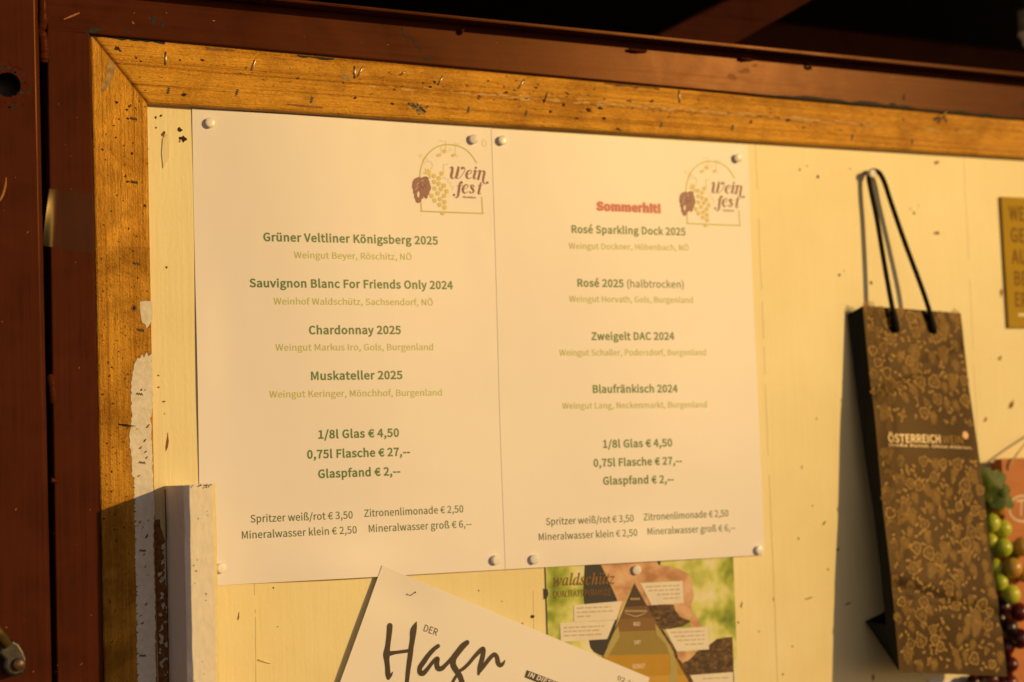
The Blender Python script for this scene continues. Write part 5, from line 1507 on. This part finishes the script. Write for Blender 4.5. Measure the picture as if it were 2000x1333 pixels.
# right side closed the same way
gr2 = MB()
fr2 = [GP.pt(*bil(1, t)) for t in (0.0, 0.205, 0.42, 0.565, 0.705, 0.868, 1.0)]
gr2.add(fr2 + rr_, [(i, i + 1, 7 + i + 1, 7 + i) for i in range(6)], 0)
gr2.build('side_gusset', inner, bag)
# cord
cd_ = MB()
cp = [(1752, 640, 0.0168), (1748, 622, 0.0170), (1741, 592, 0.0158), (1728, 520, 0.0125), (1713, 430, 0.0092), (1703, 382, 0.0072), (1697.5, 354, 0.0058), (1697, 342, 0.0052), (1702, 335, 0.0048),
      (1709, 334, 0.0048), (1718, 339, 0.0052), (1728, 358, 0.0062), (1740, 395, 0.0076), (1768, 476, 0.0104), (1798, 556, 0.0142), (1813, 600, 0.0168), (1819, 622, 0.0172), (1824, 642, 0.0168)]
tube(cd_, [at(*p) for p in catmull(cp, 6)], 0.00185, 10)
blk = plain('black cord', (0.008, 0.007, 0.006), 0.7, 0.2, var=0.4, scale=700, bmp=0.8)
o_c = cd_.build('handle_cord', blk, bag)
for pts in ([(1744, 606, 0.0155), (1748, 625, 0.0165), (1751, 640, 0.0165), (1753, 649, 0.0150)], [(1815, 611, 0.0155), (1820, 628, 0.0165), (1824, 643, 0.0165), (1826, 652, 0.0150)]):
    mb = MB()
    tube(mb, [at(*p) for p in catmull(pts, 4)], [0.0021, 0.0024, 0.0025, 0.0025, 0.0026, 0.0027, 0.0027, 0.0026, 0.0025, 0.0023, 0.0020, 0.0016, 0.0010], 10)
    mb.build('cord_end', blk, o_c)

# ------------------------------------------------------------------ brown sign at the right
a, b = xz(1955.5, 384.5, 0.0025), xz(1970.5, 641, 0.0025)
SY = 0.0025
mb = MB()
prism(mb, [(a[0], a[1]), (b[0], b[1]), (b[0] + 0.11, b[1] + 0.0015), (a[0] + 0.11, a[1] + 0.001)], 0.0006, SY, 0.0004)
sg = mb.build('wall_sign', plain('bronze card', (0.46, 0.30, 0.030), 0.6, 0.15, var=0.06, scale=20, tint=(1, 0.6, 0.2)), None, (a[0] + 0.055, 0, b[1]))
tag(sg, 'bronze brown card with dark capitals, cut by the picture edge', 'sign')
SP = Plane((a[0], -SY, a[1]), (1, 0, 0), (0, 0, 1))
mb = MB()
for s, x0, y0, x1, y1 in (('WE', 1971, 430, 2001, 431.5), ('GE', 1974, 472.5, 2002, 474), ('AU', 1976, 515, 2005, 516), ('BE', 1981.5, 557, 2007, 558), ('ER', 1983, 598.5, 2008, 599.5)):
    write(SP, mb, s, (x0, y0), (x1, y1), 0.0108, 8, 0)
write(SP, mb, 'I', (1989, 618), (2004, 618), 0.0022, 8, 1)
mb.build('lettering', [plain('brown lettering', (0.23, 0.125, 0.017), 0.6, 0.1, var=0.05), plain('cream lettering', (0.75, 0.66, 0.4), 0.5, var=0.05)], sg)

# ------------------------------------------------------------------ wooden tag and grapes at the lower right
TY = 0.016
a = xz(1955, 897, TY)
mb = MB()
prism(mb, [(a[0], a[1]), (a[0] + 0.001, -0.47), (a[0] + 0.10, -0.47), (a[0] + 0.10, a[1] + 0.001)], TY - 0.008, TY, 0.0014)
tg = mb.build('wooden_tag', plain('orange brown board', (0.46, 0.145, 0.026), 0.55, 0.35, var=0.16, scale=14, bmp=0.2, stretch=(1, 1, 4)), None, (a[0] + 0.05, -TY, -0.35))
tag(tg, 'orange brown wooden tag with white chalk lettering behind the grapes', 'wooden tag')
TP = Plane((a[0], -TY, a[1]), (1, 0, 0), (0, 0, 1))
mb = MB()
pts = [(1997 + 26 * math.cos(t * 0.35 + 0.6), 994 - 25 * math.sin(t * 0.35 + 0.6)) for t in range(0, 18)]
TP.stroke(mb, [(*TP.px(x, y), 0.0015) for x, y in pts], 0, 0.0001, 3)
TP.stroke(mb, [(*TP.px(x, y), 0.0015) for x, y in ((1995, 978), (1994, 1006))], 0, 0.0001, 1)
TP.stroke(mb, [(*TP.px(x, y), 0.0015) for x, y in ((1986, 979), (2010, 976))], 0, 0.00014, 1)
mb.build('chalk_lettering', plain('chalk', (0.72, 0.62, 0.45), 0.8, 0.2, var=0.1), tg)
mb = MB()
splat(TP, mb, *TP.px(1968, 916), 0.0012, 0, 1, 0, 12, 0.1, 0.0001)
mb.build('string_hole', M['dark_hole'], tg)
mb = MB()
tube(mb, [at(*p) for p in catmull([(1968, 916, TY + 0.0004), (1974, 905, TY + 0.002), (1986, 888, TY + 0.002), (2004, 866, 0.012), (2030, 840, 0.004)], 5)], 0.0008, 8)
mb.build('string', plain('straw string', (0.62, 0.45, 0.2), 0.7, 0.3), tg)

def grape_mat(name, a, b, sss=0.25):
    m, t, bs = new_mat(name, 0.30, 0.5)
    n = noise_tex(t, coords(t, (45, 45, 45)), 1, 2)
    t.links.new(ramp(t, n, [(0.38, a), (0.66, b)]), bs.inputs['Base Color'])
    bs.inputs['Subsurface Weight'].default_value = sss
    bs.inputs['Subsurface Radius'].default_value = (0.004, 0.003, 0.001)
    bs.inputs['Subsurface Scale'].default_value = 0.5
    return m
gm = {'g': grape_mat('green grape', (0.40, 0.50, 0.025), (0.58, 0.60, 0.06)), 'p': grape_mat('blushing grape', (0.50, 0.36, 0.05), (0.58, 0.17, 0.06)), 'd': grape_mat('dark green grape', (0.10, 0.14, 0.015), (0.16, 0.15, 0.02)),
      'r': grape_mat('red grape', (0.055, 0.006, 0.006), (0.13, 0.012, 0.010), 0.1), 'b': grape_mat('black grape', (0.014, 0.004, 0.004), (0.05, 0.008, 0.006), 0.0)}
def bunch(label, cat_loc, grapes, grp):
    t = thing('grape_bunch', label, 'grapes', cat_loc, grp)
    for px, py, r, Y, k in grapes:
        mb = MB()
        sphere(mb, at(px, py, Y), r * 0.00039, 0, 3, (1, 1, 1.06), 0.05)
        mb.build('grape', gm[k], t)
    return t
gb1 = bunch('bunch of green artificial grapes with blushing berries beside the dark bag', at(1955, 1160, 0.02),
            [(1930, 978, 17, 0.016, 'd'), (1951, 992, 16, 0.014, 'p'), (1936, 1022, 18, 0.022, 'g'), (1959, 1033, 17, 0.024, 'g'), (1934, 1058, 16, 0.020, 'g'), (1959, 1070, 18, 0.027, 'g'), (1996, 1068, 18, 0.026, 'p'),
             (1943, 1108, 16, 0.018, 'g'), (1978, 1110, 19, 0.028, 'p'), (2000, 1122, 15, 0.022, 'p'), (1952, 1137, 17, 0.022, 'g'), (1975, 1161, 18, 0.026, 'g'), (1980, 1080, 15, 0.016, 'd')], 'artificial grape bunches')
gb2 = bunch('bunch of dark red artificial grapes low beside the dark bag', at(1970, 1320, 0.02),
            [(1958, 1186, 18, 0.014, 'b'), (1990, 1196, 18, 0.018, 'r'), (1950, 1210, 17, 0.012, 'b'), (1970, 1226, 18, 0.022, 'b'), (1992, 1248, 19, 0.024, 'r'), (1966, 1264, 16, 0.016, 'r'), (1962, 1300, 16, 0.014, 'b'), (1974, 1298, 15, 0.018, 'r'),
             (1935, 1328, 16, 0.018, 'r'), (1955, 1340, 17, 0.020, 'b'), (1972, 1334, 16, 0.022, 'r'), (1900, 1334, 15, 0.012, 'b'), (1918, 1330, 15, 0.014, 'b')], 'artificial grape bunches')
def leaf(center, right, down, r, name, parent, mt):
    mb = MB()
    n = 30
    vs, fs = [center + Vector((0, -0.003, 0))], []
    nrm = right.cross(down).normalized()
    for ringk, f in ((0, 0.5), (1, 1.0)):
        for i in range(n):
            th = 2 * math.pi * i / n
            rr = r * f * (0.86 + 0.20 * math.cos(3 * th) + 0.06 * math.cos(9 * th))
            vs.append(center + right * rr * math.cos(th) + down * rr * math.sin(th) + Vector((0, -0.002 * (1 - f) + 0.0025 * f * math.cos(2 * th + 1), 0)))
    for i in range(n):
        j = (i + 1) % n
        fs.append((0, 1 + i, 1 + j))
        fs.append((1 + i, 1 + n + i, 1 + n + j, 1 + j))
    mb.add(vs, fs, 0, True)
    return mb.build(name, mt, parent)
lm = plain('cloth leaf', (0.085, 0.125, 0.010), 0.55, 0.35, var=0.35, scale=160, bmp=0.4)
leaf(at(1934, 942, 0.024), Vector((0.9, -0.3, 0.3)).normalized(), Vector((0.25, 0.1, -0.95)).normalized(), 0.0135, 'leaf', gb1, lm)
leaf(at(1960, 975, 0.026), Vector((0.8, -0.2, -0.5)).normalized(), Vector((-0.5, 0.1, -0.8)).normalized(), 0.0105, 'leaf', gb1, lm)
leaf(at(1942, 965, 0.020), Vector((0.6, -0.2, -0.7)).normalized(), Vector((-0.7, 0.1, -0.5)).normalized(), 0.0105, 'leaf', gb1, lm)
mb = MB()
tube(mb, [at(1945, 960, 0.014), at(1962, 1040, 0.012), at(1965, 1110, 0.014), at(1972, 1150, 0.016)], 0.0008, 8)
mb.build('stem', lm, gb1)
mb = MB()
tube(mb, [at(1968, 1170, 0.010), at(1972, 1240, 0.012), at(1966, 1320, 0.012)], 0.0008, 8)
mb.build('stem', M['dark_hole'], gb2)
# pale paper seen under the bag's foot
mb = MB()
QP = Plane((0, -0.0012, 0), (1, 0, 0), (0, 0, 1))
a, b = xz(1812, 1326, 0.001), xz(1908, 1326, 0.001)
mb = sheet_mesh(Plane((a[0], -0.0012, a[1]), (1, 0, 0), (0, 0, 1)), 0, b[0] - a[0], -0.08, 0, 4, 4)
o = mb.build('paper_slip', M['news'], None, (a[0] + 0.02, 0, a[1] - 0.04))
tag(o, 'pale paper slip showing just under the bottom of the dark bag', 'paper slip')
